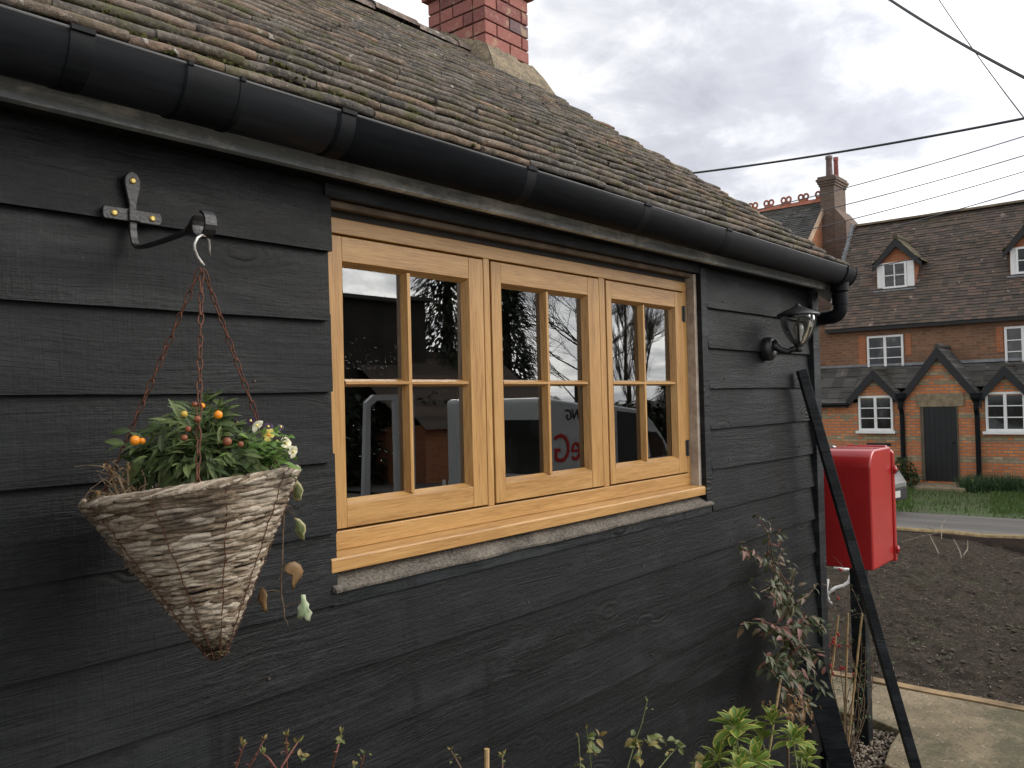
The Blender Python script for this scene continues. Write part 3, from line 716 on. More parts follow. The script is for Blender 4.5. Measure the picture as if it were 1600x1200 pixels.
for j in range(2): fs += [(1+j*n+i, 1+(j+1)*n+i, 1+(j+1)*n+(i+1) % n, 1+j*n+(i+1) % n) for i in range(n)]
sl.add(vs, fs).build('soil', MT['peat'], HB_T, smooth=True)
CT = atD(315, 421, DB)                                 # where the chains meet
def chain(p, q, name='chain'):
    mb = MB(); p = V(p); q = V(q); d = q-p; L = d.length; d.normalize(); pitch = .0185; n = int(L/pitch); pitch = L/n
    a = d.cross(V((.3, .7, .2))).normalized(); b = d.cross(a)
    for i in range(n):
        c = p+d*(pitch*(i+.5)); j = R.uniform(-.35, .35)+(PI/2 if i % 2 else 0)+.5; s = a*math.cos(j)+b*math.sin(j)
        dd = (d+a*R.gauss(0, .06)+b*R.gauss(0, .06)).normalized(); hl, hw = pitch*.5+.0022, .0038; loop = []
        for k in range(12):
            t = 2*PI*k/12; loop.append(c+dd*(hl*math.copysign(abs(math.sin(t))**.8, math.sin(t)))+s*(hw*math.cos(t)*(1 if math.sin(t) < .3 else .75)))
        mb.tube(loop, .00125, 5, closed=True)
    mb.build(name, MT['rust'], HB_T, smooth=True)
vr_ = -ray(306, 765).normalized(); aF = math.atan2(vr_.dot(Vb), vr_.dot(Ub))-.03
chain(CT+V((0, 0, -.004)), bpt(aF, 0, None, .003)+V((0, 0, -.004)))
chain(CT+V((-.003, 0, 0)), bpt(aF+2*PI/3, 0)); chain(CT+V((.003, 0, 0)), bpt(aF-2*PI/3, 0))
hk = MB(); S_ = cr
def hp(px, py, dd=0): return atD(px, py, DB+dd)
hk.tube([hp(327, 398, .035), hp(327, 388, .03), hp(326, 376, .022), hp(322, 369, .01), hp(315, 367, -.002), hp(308, 372, -.012), hp(304, 381, -.016), hp(304, 389, -.014), hp(308, 400, -.008), hp(314, 409, 0), hp(319, 415, .003)], .0022, 8)
hk.build('hook', MT['zinc'], HB_T, smooth=True)

# ---- plants in the basket
def in_basket(px, py, dd): return atD(px, py, DB+dd)
def stemmy(mb, p, q, r0, r1, bend=.15, n=5):
    p = V(p); q = V(q); L = (q-p).length; o = V((R.gauss(0, 1), R.gauss(0, 1), R.gauss(0, .3)))*(L*bend*.5)
    pts = [p.lerp(q, i/n)+o*math.sin(PI*i/n) for i in range(n+1)]
    mb.tube(pts, [r0+(r1-r0)*i/n for i in range(n+1)], 6); return pts
root = in_basket(318, 748, .0)
SO = thing('winter_cherry_plant', root, 'bushy green plant with orange berries in the middle of the hanging basket', 'plant')
lf = MB(); st = MB()
tips = [(318, 632, 0), (345, 640, .01), (290, 650, -.01), (262, 672, .01), (228, 692, -.02), (238, 705, .02), (275, 690, .05), (330, 660, -.04), (360, 668, .0), (375, 690, -.03), (300, 668, -.05), (270, 720, -.06), (350, 710, -.07), (385, 715, -.04), (310, 690, -.07), (250, 715, -.04), (335, 690, .05), (215, 697, -.02), (300, 640, .03), (325, 720, -.085), (290, 725, -.085)]
for (px, py, dd) in tips:
    tip = in_basket(px, py, dd); pts = stemmy(st, root+V((R.gauss(0, .012), R.gauss(0, .012), 0)), tip, .0022, .0009, .2)
    for i, p in enumerate(pts[2:]):
        for _ in range(R.randint(4, 6) if i < 3 else 7):
            out = (p-root); out.z *= .35
            d = out.normalized()*.6+V((R.gauss(0, .6), R.gauss(0, .6), R.uniform(-.25, .55)))
            if py > 700: d.z -= .5
            lf.leaf(p+V((R.gauss(0, .004), R.gauss(0, .004), R.gauss(0, .004))), d, V((0, 0, 1))-cf*.5, R.uniform(.020, .042), R.uniform(.007, .0125), .3, R.uniform(.1, .6), 4)
for (px, py, a, L) in ((245, 745, -2.0, .05), (262, 738, -1.7, .055), (345, 735, -1.05, .05), (362, 722, -.85, .045), (225, 735, -2.2, .045), (320, 742, -1.4, .05), (300, 740, -1.75, .045), (375, 735, -.7, .045), (195, 715, 2.9, .03), (205, 695, 3.1, .03), (285, 745, -1.9, .05), (385, 725, -.9, .04)):
    d = cr*math.cos(a)+cu*math.sin(a)-cf*.25
    lf.leaf(in_basket(px, py-22, -.06), d, cu*.5-cf, L, L*.36, .22, .35, 6)
for _ in range(420):
    a, q = R.uniform(0, PI), R.random()**.5; px, py = 312+85*q*math.cos(a)*(1.15 if math.cos(a) < 0 else 1), 752-108*q*math.sin(a); dd = R.uniform(-.075, .05)
    d = cr*(math.cos(a)*.9+R.gauss(0, .5))+cu*(R.gauss(.15, .5))-cf*R.uniform(-.3, .8)
    lf.leaf(in_basket(px, py, dd), d, V((0, 0, 1))-cf*.5, R.uniform(.020, .040), R.uniform(.007, .012), .3, R.uniform(.1, .6), 4)
lf.build('foliage', MT['leaf_sol'], SO); st.build('stem', MT['greenstem'], SO)
for (px, py, dd, r, m) in ((211, 688, -.03, .0082, 'orange'), (222, 689, -.02, .0056, 'orange'), (341, 648, -.03, .0072, 'orange'), (316, 634, -.02, .0048, 'orange'), (304, 632, -.02, .005, 'rotberry'), (288, 647, -.03, .0055, 'yellowberry'), (294, 670, -.06, .005, 'rotberry'), (288, 684, -.06, .0055, 'rotberry'), (355, 690, -.06, .0072, 'rotberry'), (376, 694, -.05, .005, 'rotberry'), (309, 655, -.06, .0055, 'rotberry')):
    b = MB(); b.ball(in_basket(px, py, dd-.055), r*.86, 14, 10, .06); b.build('berry', MT[m], SO, smooth=True)
root = in_basket(410, 728, .0)
PA = thing('pansy_plant', root, 'small leafy violas with cream and purple flowers at the basket rim nearest the window', 'plant')
lf = MB(); st = MB()
for _ in range(230):
    px = R.gauss(412, 24); py = R.gauss(708, 16)
    if py > 752-(px-360)*.18 or px > 458 or py < 672: continue
    dd = R.uniform(-.07, .06); p = in_basket(px, py, dd); d = V((R.gauss(0, 1), R.gauss(0, 1), R.uniform(-.2, .7)))
    lf.leaf(p, d, V((0, 0, 1))-cf*.5, R.uniform(.012, .022), R.uniform(.008, .013), .2, R.uniform(.1, .6), 3, lobes=3)
for _ in range(26):
    stemmy(st, root+V((R.gauss(0, .02), R.gauss(0, .02), -.02)), in_basket(R.gauss(412, 22), R.gauss(700, 14), R.uniform(-.05, .05)), .0012, .0008)
lf.build('foliage', MT['leaf_pansy'], PA); 
FLW = [(403, 666, -.03, .013, 'petal', (-.3, .5)), (421, 680, -.04, .013, 'petalyel', (-.1, .2)), (446, 693, -.03, .013, 'petal', (.6, .2)), (457, 705, -.03, .012, 'petal', (.9, -.3)), (393, 659, .0, .011, 'petalpur', (-.2, .6)), (419, 668, .0, .012, 'petalpur', (.3, .6)), (433, 690, .0, .010, 'petalpur', (.2, .4)), (364, 668, .0, .010, 'petal', (-.4, .3)), (372, 662, .02, .009, 'petalpur', (0, .4)), (438, 668, .03, .008, 'petalpur', (.5, .5))]
for (px, py, dd, r, m, tl) in FLW:
    c = in_basket(px, py, dd); nrm = (-cf*.8+cr*tl[0]+cu*tl[1]).normalized(); a = nrm.cross(V((0, 0, 1))).normalized(); b = a.cross(nrm) if a.cross(nrm).z > 0 else nrm.cross(a)
    stemmy(st, root+V((R.gauss(0, .01), R.gauss(0, .01), 0)), c, .001, .0007)
    f = MB()
    for k, (an, q) in enumerate(((70, 1.0), (110, 1.0), (180, .9), (0, .9), (270, 1.15))):
        an = math.radians(an+R.gauss(0, 8)); d = a*math.cos(an)+b*math.sin(an)+nrm*.25; f.leaf(c+nrm*(.0006*k), d, nrm, r*q*.78, r*.82, .15, R.uniform(.1, .5), 4, peak=.62)
    fo = f.build('flower', MT[m], PA)
    f2 = MB(); f2.ball(c+nrm*.003, .0022, 6, 5); f2.build('flower_eye', MT['petalyel'] if m != 'petalyel' else MT['orange'], fo, smooth=True)
st.build('stem', MT['greenstem'], PA)
root = in_basket(205, 765, 0)
DP = thing('dead_plant', root, 'dry brown dead stems and seed heads at the low side of the hanging basket', 'plant')
st = MB()
for _ in range(75):
    a = in_basket(R.gauss(215, 22), R.gauss(775, 6), R.uniform(-.07, .06)); b = in_basket(R.gauss(210, 34), R.uniform(728, 785), R.uniform(-.08, .06))
    stemmy(st, a, b, R.uniform(.0006, .0016), .0005, .5)
for (x0, y0, x1, y1) in ((185, 775, 172, 728), (200, 780, 185, 745), (160, 785, 146, 772), (205, 776, 200, 722), (215, 785, 176, 742), (190, 782, 158, 770), (212, 782, 222, 735)):
    stemmy(st, in_basket(x0, y0, -.06), in_basket(x1, y1, -.07), .0020, .0014, .25)
st.build('dry_stem', MT['straw'], DP)
lf = MB()
for (px, py, r) in ((172, 728, .010), (200, 730, .010), (148, 770, .011), (150, 782, .009), (212, 776, .009), (185, 752, .006), (165, 778, .01), (176, 736, .008)):
    for _ in range(11): lf.leaf(in_basket(px, py, -.07)+V((R.gauss(0, .003), R.gauss(0, .003), R.gauss(0, .003))), V((R.gauss(0, 1), R.gauss(0, 1), R.gauss(0, .8))), V((0, 0, 1)), R.uniform(.6, 1.4)*r, r*.5, .4, .8, 3)
lf.build('seed_head', MT['leaf_dead'], DP)
root = in_basket(452, 742, .02)
IV = thing('ivy_plant', root, 'thin variegated ivy trailing from the basket down the black boards', 'plant')
st = MB(); tr_ = [(452, 738), (448, 765), (444, 800), (442, 840), (441, 880), (439, 905), (440, 930), (444, 952), (445, 968)]
st.tube([in_basket(x, y, .02) for x, y in tr_], [.0013]*6+[.001]*3, 5)
for a, b in (((452, 740), (461, 758)), ((444, 800), (462, 806)), ((441, 885), (455, 882)), ((440, 925), (411, 925)), ((443, 950), (470, 940)), ((439, 905), (436, 906)), ((445, 968), (450, 977)), ((444, 803), (464, 792))):
    st.tube([in_basket(*a, .02), in_basket((a[0]+b[0])/2, (a[1]+b[1])/2-3, .015), in_basket(*b, .01)], [.0009, .0007, .0005], 5)
st.build('stem', MT['stem'], IV)
def ivy_leaf(pts, m, tilt):
    mb = MB(); mb.uv = {}; cx = sum(p[0] for p in pts)/len(pts); cy = sum(p[1] for p in pts)/len(pts)
    D = DB+.01; c = in_basket(cx, cy, .006); n = len(pts)
    mb.v = [tuple(c)]+[tuple(in_basket(x, y, .01+tilt*(x-cx)/100+.010*R.uniform(-.4, .4))) for x, y in pts]
    inner = [tuple(in_basket(cx+(x-cx)*.6, cy+(y-cy)*.6, .008+tilt*(x-cx)*.6/100)) for x, y in pts]
    mb.v += inner
    for i in range(n):
        j = (i+1) % n
        mb.uv[len(mb.f)] = [(.5, .5), (.72, .5), (.72, .5)]; mb.f.append((0, 1+n+i, 1+n+j))
        mb.uv[len(mb.f)] = [(.72, .5), (1, .5), (1, .5), (.72, .5)]; mb.f.append((1+n+i, 1+i, 1+j, 1+n+j))
    o = mb.build('leaf', m, IV, smooth=True); sm = o.modifiers.new('thick', 'SOLIDIFY'); sm.thickness = .0006
ivy_leaf([(464, 750), (470, 757), (474, 766), (471, 775), (471, 781), (464, 783), (457, 779), (459, 768), (460, 757)], MT['leaf_ivy'], .03)
ivy_leaf([(459, 808), (468, 811), (477, 820), (478, 829), (475, 836), (476, 845), (471, 843), (465, 835), (461, 829), (463, 820)], MT['leaf_ivy'], .05)
ivy_leaf([(452, 879), (460, 877), (469, 882), (474, 892), (472, 900), (464, 909), (459, 921), (456, 921), (455, 910), (457, 899), (448, 897), (443, 890), (446, 883)], MT['leaf_dead'], .05)
ivy_leaf([(409, 917), (415, 922), (418, 930), (416, 938), (417, 951), (417, 959), (412, 954), (408, 944), (403, 939), (404, 929)], MT['leaf_dead'], -.05)
ivy_leaf([(470, 929), (477, 929), (478, 938), (483, 944), (482, 950), (488, 957), (485, 963), (484, 971), (478, 969), (475, 963), (470, 967), (463, 966), (466, 958), (465, 948), (471, 941)], MT['leaf_ivypale'], .03)

# ================================================================== WALL LAMP
LX = 3.365; LM = atY(1202, 545, 1.44); LX = LM.x; LZ = LM.z
LA = atX(1247, 492, LX+.015)                           # centre of the cap rim
LP = thing('wall_lamp', (LX, 1.44, LZ), 'black outdoor wall lantern with clear bowl glass near the corner of the boarded wall', 'wall lamp')
s_ = 2.62e-3
mb = MB(); mb.lathe([(0, .012), (.018, .022), (.036, .018), (.047, .008), (.049, 0), (.049, -.02)], (LX, 1.438, LZ), (0, -1, 0), 28); mb.build('back_plate', MT['lampblack'], LP, smooth=True)
mb = MB(); base = V((LA.x, LA.y, LA.z-.135))
mb.tube([(LX, 1.425, LZ+.015), (LX, 1.408, LZ+.006), (LX+.002, 1.39, LZ-.008), (LX+.008, 1.365, LZ-.016), (base.x, base.y+.03, base.z-.004), (base.x, base.y, base.z-.002)], [.026, .018, .0135, .012, .012, .0125], 14); mb.build('arm', MT['lampblack'], LP, smooth=True)
mb = MB(); mb.lathe([(0, .046), (.006, .045), (.010, .040), (.016, .034), (.034, .026), (.058, .016), (.078, .006), (.084, .001), (.084, -.004), (.074, -.005), (.066, -.002)], LA, n=36); mb.build('cap', MT['lampblack'], LP, smooth=True)
mb = MB(); gp = [(.066, -.004), (.066, -.02), (.062, -.042), (.054, -.066), (.042, -.090), (.027, -.110), (.018, -.118)]
mb.lathe(gp, LA, n=36); mb.build('glass_bowl', MT['lampglass'], LP, smooth=True)
mb = MB(); mb.lathe([(.016, -.108), (.021, -.114), (.019, -.124), (.015, -.130), (.015, -.143), (.011, -.150), (0, -.151)], LA, n=20)
for k in range(4):
    an = k*PI/2+.35; pts = [LA+V((math.cos(an)*(r+.002), math.sin(an)*(r+.002), h)) for r, h in gp]
    strip(mb, pts, .009, .004, (-math.sin(an), math.cos(an), 0))
mb.build('cage', MT['lampblack'], LP, smooth=False)
mb = MB(); mb.lathe([(.0, -.034), (.014, -.036), (.020, -.05), (.020, -.066), (.012, -.088), (.012, -.112)], LA, n=18); mb.build('bulb', plain('frosted_bulb', (.30, .29, .27), .3, .05), LP, smooth=True)

# ================================================================== LEANING TIMBERS
T1 = MB(); a = atY(1252, 578, 1.420); b = atZ(1441, 1235, .0)
T1.beam(a, b, .046, .040, up=(.55, -.8, .1)); o = T1.build('timber_batten', MT['black2'], bevel=.0025)
tag(o, 'long square black timber leaning from the corner across the red box', 'timber')
T2 = MB(); a = atY(1262, 1012, 1.440); b = atZ(1322, 1222, -.01)
T2.beam(a, b, .105, .024, up=cf+V((.25, 0, 0))); o = T2.build('timber_plank', MT['black2'], bevel=.002)
tag(o, 'short wide black plank leaning low against the wall behind the climber', 'timber')
# ================================================================== RED BOX ON ITS POST
PB = thing('post_box', (4.45, 1.46, 0), 'glossy red rounded letter box standing on a black timber post by the corner', 'letter box')
X0, X1, Y0, Y1, Z0, Z1 = 4.305, 4.640, 1.347, 1.600, .850, 1.436
prof = [(X1, Z0), (X1, Z1-.012), (X1-.012, Z1)]
for i in range(11):
    an = PI/2+PI/2*i/10; prof.append((X0+.085+.085*math.cos(an), Z1-.085+.085*math.sin(an)))
prof += [(X0, Z0+.006), (X0+.006, Z0)]
mb = MB(); mb.prism([(x, Y0, z) for x, z in prof][::-1], (0, Y1-Y0, 0)); o = mb.build('body', MT['red'], PB, bevel=.010)
o.modifiers['bevel'].segments = 4; o.modifiers['bevel'].angle_limit = .9
for p in o.data.polygons: p.use_smooth = len(p.vertices) == 4 and p.area < .02
mb = MB(); mb.prism([(X1+.002, Y0-.008, Z0-.006), (X1+.002, Y1+.008, Z0-.006), (X1+.002, Y1+.008, Z1-.03), (X1+.002, Y1-.03, Z1+.006), (X1+.002, Y0+.03, Z1+.006), (X1+.002, Y0-.008, Z1-.03)], (.030, 0, 0)); dd_ = mb.build('door', MT['red'], PB, bevel=.005)
for z in (Z0+.055, Z1-.12):
    mb = MB(); mb.tube([(X1+.012, Y0-.012, z-.02), (X1+.012, Y0-.012, z+.02)], .010, 12); mb.ball((X1+.012, Y0-.014, z+.002), .013, 10, 8); mb.build('hinge', MT['red'], PB, smooth=True)
mb = MB(); mb.box((4.392, 1.424, -.05), (4.462, 1.494, Z0+.012)); mb.build('post', MT['black2'], PB, bevel=.003)
mb = MB(); mb.box((4.38, 1.40, Z0-.014), (4.56, 1.52, Z0-.002)); mb.build('bracket', MT['iron'], PB, bevel=.002)
wp = MB(); D_ = 7.15
wp.tube([atD(x, y, D_) for x, y in ((1290, 932), (1297, 924), (1306, 918), (1318, 915), (1326, 909), (1330, 898), (1332, 889), (1318, 890), (1304, 886))], .014, 10)
wp.tube([atD(x, y, D_) for x, y in ((1294, 905), (1291, 925), (1296, 940), (1300, 944))], .011, 8)
tag(wp.build('bent_pipe', MT['whiteplastic'], smooth=True), 'bent white plastic pipe lying behind the black post under the red box', 'pipe')

# ================================================================== PLANTS ALONG THE WALL
def on_wall(px, py, Y=1.36): return atY(px, py, Y)
base = atY(1228, 1150, 1.36); base.z = -.02
CL = thing('climbing_shrub', base, 'straggly climber with purple green leaves growing up the wall beside the downpipe', 'shrub')
st = MB(); lf = MB(); dl = MB()
def leafy(lf, pts, n, L0, L1, wr=.42, droop=.2, spread=1, skip=1):
    for p in pts[skip:]:
        for _ in range(n):
            d = V((R.gauss(0, 1), R.gauss(0, 1)-.35, R.gauss(-droop, .6)))
            L = R.uniform(L0, L1); lf.leaf(p+V((R.gauss(0, .012), R.gauss(0, .012), R.gauss(0, .012)))*spread, d, V((R.gauss(0, .4), R.gauss(0, .4)-.4, 1)), L, L*wr*R.uniform(.8, 1.2), R.uniform(.05, .4), R.uniform(.1, .7), 4)
MAIN = [(1226, 1150), (1232, 1060), (1238, 985), (1230, 930), (1212, 895), (1200, 860), (1204, 800)]
pts = [on_wall(x, y, 1.375-.03*math.sin(i)) for i, (x, y) in enumerate(MAIN)]; pts[0].z = -.03
fine = []
for i in range(len(pts)-1): fine += [pts[i].lerp(pts[i+1], k/5) for k in range(5)]
st.tube(fine, [.006-.0045*i/len(fine) for i in range(len(fine))], 7); leafy(lf, fine[17:], 3, .020, .040, .40, .15, .8); leafy(lf, fine[6:17], 4, .028, .055, .46, .3, 1.6)
for (a, path, n, L) in ((14, [(1200, 880), (1175, 862), (1152, 853)], 5, .030), (13, [(1210, 915), (1188, 925), (1168, 912)], 3, .026), (20, [(1203, 845), (1190, 815), (1183, 806)], 3, .022), (12, [(1245, 940), (1262, 930), (1276, 915)], 3, .032), (10, [(1260, 965), (1280, 975), (1288, 985)], 4, .034), (9, [(1215, 985), (1195, 975), (1165, 972)], 4, .034), (8, [(1250, 1010), (1270, 1020), (1283, 1035)], 4, .036), (7, [(1225, 1030), (1205, 1032), (1196, 1040)], 5, .040), (6, [(1255, 1050), (1272, 1062), (1290, 1080)], 3, .034), (11, [(1225, 950), (1215, 930), (1208, 915)], 5, .034), (9, [(1238, 1000), (1252, 985), (1262, 960)], 5, .036), (15, [(1213, 880), (1222, 860), (1216, 830)], 4, .028), (5, [(1240, 1080), (1256, 1090), (1268, 1100)], 4, .034), (13, [(1240, 900), (1232, 880)], 3, .03)):
    P = [fine[a]]+[on_wall(x, y, R.uniform(1.25, 1.38)) for x, y in path]; f2 = []
    for i in range(len(P)-1): f2 += [P[i].lerp(P[i+1], k/4) for k in range(4)]
    f2.append(P[-1]); st.tube(f2, [.0026-.0018*i/len(f2) for i in range(len(f2))], 5); leafy(lf, f2, max(2, n-1), L*.75, L*1.35, .42, .25, .8)
P0 = on_wall(1245, 940, 1.35); st.tube([on_wall(1216, 890, 1.37), on_wall(1232, 915, 1.36), on_wall(1236, 960, 1.36), on_wall(1240, 1000, 1.36)], .0035, 6)
for _ in range(75):
    p = on_wall(R.gauss(1238, 16), R.gauss(1105, 14), R.uniform(1.22, 1.36)); dl.leaf(p, V((R.gauss(0, 1), R.gauss(0, 1)-.3, R.gauss(-.3, .6))), V((0, 0, 1)), R.uniform(.014, .030), R.uniform(.010, .018), .4, .6, 3)
for (bx, by) in ((1222, 1035), (1240, 1075), (1235, 960), (1228, 1010), (1245, 1040), (1228, 1060), (1212, 1000)):
    for _ in range(22):
        p = on_wall(R.gauss(bx, 14), R.gauss(by, 18), R.uniform(1.26, 1.40)); lf.leaf(p, V((R.gauss(0, .8), R.gauss(0, .8)-.3, R.gauss(-.5, .5))), V((R.gauss(0, .3), -.5, 1)), R.uniform(.03, .058), R.uniform(.014, .026), .25, .5, 4)
st.build('stem', MT['stem'], CL); lf.build('foliage', MT['leaf_climb'], CL); dl.build('dead_foliage', MT['leaf_dead'], CL)

def cane(a, b, r, label, group=None):
    mb = MB(); a = V(a); b = V(b); n = 24; pts = []; rad = []
    for i in range(n+1):
        pts.append(a.lerp(b, i/n)+V((R.gauss(0, .0004), R.gauss(0, .0004), 0))); rad.append(r*(1.22 if i % 5 == 2 else 1)*(1-.2*i/n))
    o = mb.tube(pts, rad, 9).build('bamboo_cane', MT['cane']); tag(o, label, 'cane', group); return o
def gp(x, y, X): p = atX(x, y, X); return p
def down(p, q):                                        # run a straight cane on down to the ground
    d = (q-p); return q+d*((q.z+.03)/(-d.z)) if d.z < 0 else q
for (a, b, lab) in (((1310, 962), (1297, 1074), 'thin bamboo cane closest to the downpipe among the berry stems'), ((1325, 958), (1321, 1088), 'thin upright bamboo cane between the downpipe and the red box post'), ((1347, 958), (1327, 1146), 'sloping bamboo cane crossing the foot of the red box post')):
    p, q = atX(*a, 4.12), atX(*b, 4.10); cane(down(p, q), p, .0055, lab)
p, q = on_wall(1220, 1060, 1.33), on_wall(1209, 1126, 1.33); cane(down(p, q), p, .006, 'short bamboo cane among the lower leaves of the climber')
p, q = on_wall(761, 1170, 1.25), on_wall(760, 1230, 1.25); cane(down(p, q), p, .0075, 'cut bamboo cane standing alone in front of the boards')
base = atX(1322, 1150, 4.12); base.z = -.02
BS = thing('berry_shrub', base, 'thin twiggy shrub with small leaves and red berries between downpipe and box post', 'shrub')
st = MB(); lf = MB()
tips = [(1300, 900), (1316, 885), (1330, 955), (1345, 965), (1352, 1010), (1298, 975), (1310, 1000), (1340, 1040), (1296, 1040), (1334, 1000), (1305, 940), (1350, 1045), (1320, 930), (1290, 925)]
BP = []
for (x, y) in tips:
    p = base+V((R.gauss(0, .02), R.gauss(0, .02), 0)); q = atX(x, y, R.uniform(4.05, 4.25)); f2 = stemmy(st, p, q, .003, .0009, .18, 8)
    for c in f2[2:]:
        for _ in range(3): lf.leaf(c+V((R.gauss(0, .015), R.gauss(0, .015), R.gauss(0, .015))), V((R.gauss(0, 1), R.gauss(0, 1), R.gauss(0, .7))), V((0, 0, 1)), R.uniform(.010, .022), R.uniform(.005, .010), .2, .3, 3)
        if R.random() < .45: q2 = c+V((R.gauss(0, .05), R.gauss(0, .05), R.uniform(.0, .06))); stemmy(st, c, q2, .0012, .0006, .2, 3); BP.append(q2)
st.build('stem', MT['stem'], BS); lf.build('foliage', MT['leaf_small'], BS)
for (x, y) in ((1301, 998), (1305, 1003), (1298, 1006), (1309, 992), (1318, 1042), (1321, 1046), (1315, 1047), (1312, 1043), (1334, 1053), (1293, 1035), (1297, 1042), (1300, 1052), (1292, 1050), (1326, 1008), (1312, 1010), (1303, 1010), (1308, 935), (1314, 890)):
    for _ in range(2):
        b = MB(); c = atX(x+R.gauss(0, 2), y+R.gauss(0, 2), 4.08); b.ball(c, R.uniform(.0045, .0065), 8, 6); b.build('berry', MT['redberry'], BS, smooth=True)

def rosette(lf, st, c, foot, n, L, tilt=None):
    stemmy(st, foot, c, .005, .0035, .12, 6)
    for k in range(n):
        a = k*2.4+R.gauss(0, .25); el = .30+1.1*(k/n)+R.gauss(0, .12)
        d = V((math.cos(a)*math.cos(el), math.sin(a)*math.cos(el), math.sin(el))); l = L*(1.0-.45*k/n)*R.uniform(.85, 1.15)
        lf.leaf(V(c)+V((0, 0, .03*k/n)), d, V((0, 0, 1)), l, l*.46, .22, R.uniform(.15, .55), 6, peak=.58)
for lab, cs in (('variegated green and yellow shrub with whorls of pointed leaves, the bigger one to the left', ((1150, 1128, 1.18, 16, .105), (1180, 1180, 1.14, 15, .10), (1122, 1175, 1.24, 11, .085), (1155, 1195, 1.1, 12, .09))), ('variegated yellow edged shrub with fewer whorls at the foot of the climber', ((1240, 1146, 1.20, 14, .10), (1207, 1118, 1.30, 10, .10), (1262, 1172, 1.20, 11, .075)))):
    p0 = atY(cs[0][0], cs[0][1]+60, cs[0][2]); p0.z = -.02
    VS = thing('variegated_shrub', p0, lab, 'shrub'); lf = MB(); st = MB()
    for (x, y, Y, n, L) in cs:
        for q in range(2): rosette(lf, st, atY(x+q*R.uniform(-22, 22), y+16+q*R.uniform(4, 24), Y+.05*q), p0+V((R.gauss(0, .04), R.gauss(0, .03), 0)), n+3, L*(.80-.1*q))
    lf.build('foliage', MT['leaf_vari'], VS); st.build('stem', MT['greenstem'], VS)
def rose(lab, stems, Y, mat, leaves, cat='rose bush'):
    p0 = atY(sum(s[0][0] for s in stems)/len(stems), 1200, Y); p0.z = -.02
    T = thing('rose_bush', p0, lab, cat); st = MB(); lf = MB()
    for path in stems:
        P = [atY(x, y, Y+R.uniform(-.03, .03)) for x, y in path]; g = p0.lerp(V((P[0].x, P[0].y, -.02)), .6); P = [g, g.lerp(P[0], .5)+V((R.gauss(0, .03), R.gauss(0, .02), 0))]+P
        f2 = []
        for i in range(len(P)-1): f2 += [P[i].lerp(P[i+1], k/4) for k in range(4)]
        f2.append(P[-1]); st.tube(f2, [.0027-.0015*i/len(f2) for i in range(len(f2))], 6)
        for c in f2[6:]:
            if R.random() < .5: d = V((R.gauss(0, 1), R.gauss(0, 1), .6)).normalized(); st.tube([c, c+d*.008], [.0012, .0004], 4)
        for _ in range(4): lf.leaf(P[-1], V((R.gauss(0, .6), R.gauss(0, .6), 1)), V((R.gauss(0, 1), -1, 0)), R.uniform(.008, .016), R.uniform(.003, .006), .4, .2, 3)
    for (x, y, s, n) in leaves:
        for _ in range(n): L = s*R.uniform(.7, 1.3); lf.leaf(atY(x+R.gauss(0, 4), y+R.gauss(0, 4), Y+R.uniform(-.03, .03)), V((R.gauss(0, 1), R.gauss(0, .6)-.3, R.gauss(.3, .6))), V((R.gauss(0, .4), -.6, .8)), L, L*.62, .3, .4, 4)
    st.build('stem', MT[mat], T); lf.build('foliage', MT['leaf_bud'], T)
rose('leafless bush of reddish twigs with first buds in front of the lowest boards', [[(369, 1200), (380, 1166)], [(388, 1202), (400, 1180), (412, 1156)], [(432, 1202), (420, 1185), (411, 1178)], [(448, 1200), (447, 1150)], [(440, 1198), (465, 1160)], [(518, 1204), (526, 1175), (533, 1146)], [(562, 1204), (569, 1180)]], 1.24, 'redstem', [(468, 1181, .012, 6), (532, 1154, .012, 5), (558, 1190, .010, 4), (448, 1165, .010, 4), (568, 1184, .008, 3)])
rose('pair of thin bare rose stems beside the cut bamboo cane', [[(722, 1204), (712, 1185), (704, 1172)], [(785, 1204), (785, 1180)]], 1.25, 'stem', [(785, 1185, .010, 4), (712, 1185, .008, 3)])
rose('pruned rose stems with fresh bronze green leaves to the left of the variegated shrub', [[(924, 1202), (920, 1170), (916, 1138)], [(907, 1202), (904, 1152)], [(980, 1202), (992, 1160), (1003, 1130), (1011, 1096)], [(1001, 1202), (1000, 1165)], [(1018, 1215), (1045, 1182), (1063, 1163)]], 1.27, 'greenstem', [(931, 1153, .022, 6), (927, 1174, .024, 7), (907, 1190, .016, 4), (990, 1162, .026, 9), (1019, 1162, .028, 11), (1000, 1180, .024, 6), (1056, 1165, .024, 6), (1044, 1178, .018, 3), (1087, 1193, .030, 8), (1012, 1100, .006, 3)])

# ================================================================== GROUND
def sheet(name, x0, x1, y0, y1, dx, dy, zf, mat, kind='structure', smooth=True):
    mb = MB(); nx = max(1, int((x1-x0)/dx)); ny = max(1, int((y1-y0)/dy)); vs = []
    for i in range(nx+1):
        for j in range(ny+1):
            x = x0+(x1-x0)*i/nx; y = y0+(y1-y0)*j/ny; vs.append((x, y, zf(x, y)))
    W = ny+1; mb.add(vs, [(i*W+j, (i+1)*W+j, (i+1)*W+j+1, i*W+j+1) for i in range(nx) for j in range(ny)])
    return tag(mb.build(name, mat, smooth=smooth), kind=kind)
t = NT('rough_ground'); o = t.obj(); n1 = t.noise(o, .35, 6); n2 = t.noise(o, 9, 6, .7)
t.p(color=t.mix(t.ramp(n2, [(.3, .5), (.7, 1.0)]), (.03, .03, .02), t.ramp(n1, [(.35, (.05, .065, .022)), (.6, (.085, .08, .05))])), rough=1, normal=t.bump(n2, .6, .03)); MT['ground'] = t.m
sheet('ground', -150, 420, -260, 260, 6, 20, lambda x, y: gz(x)-.55, MT['ground'])
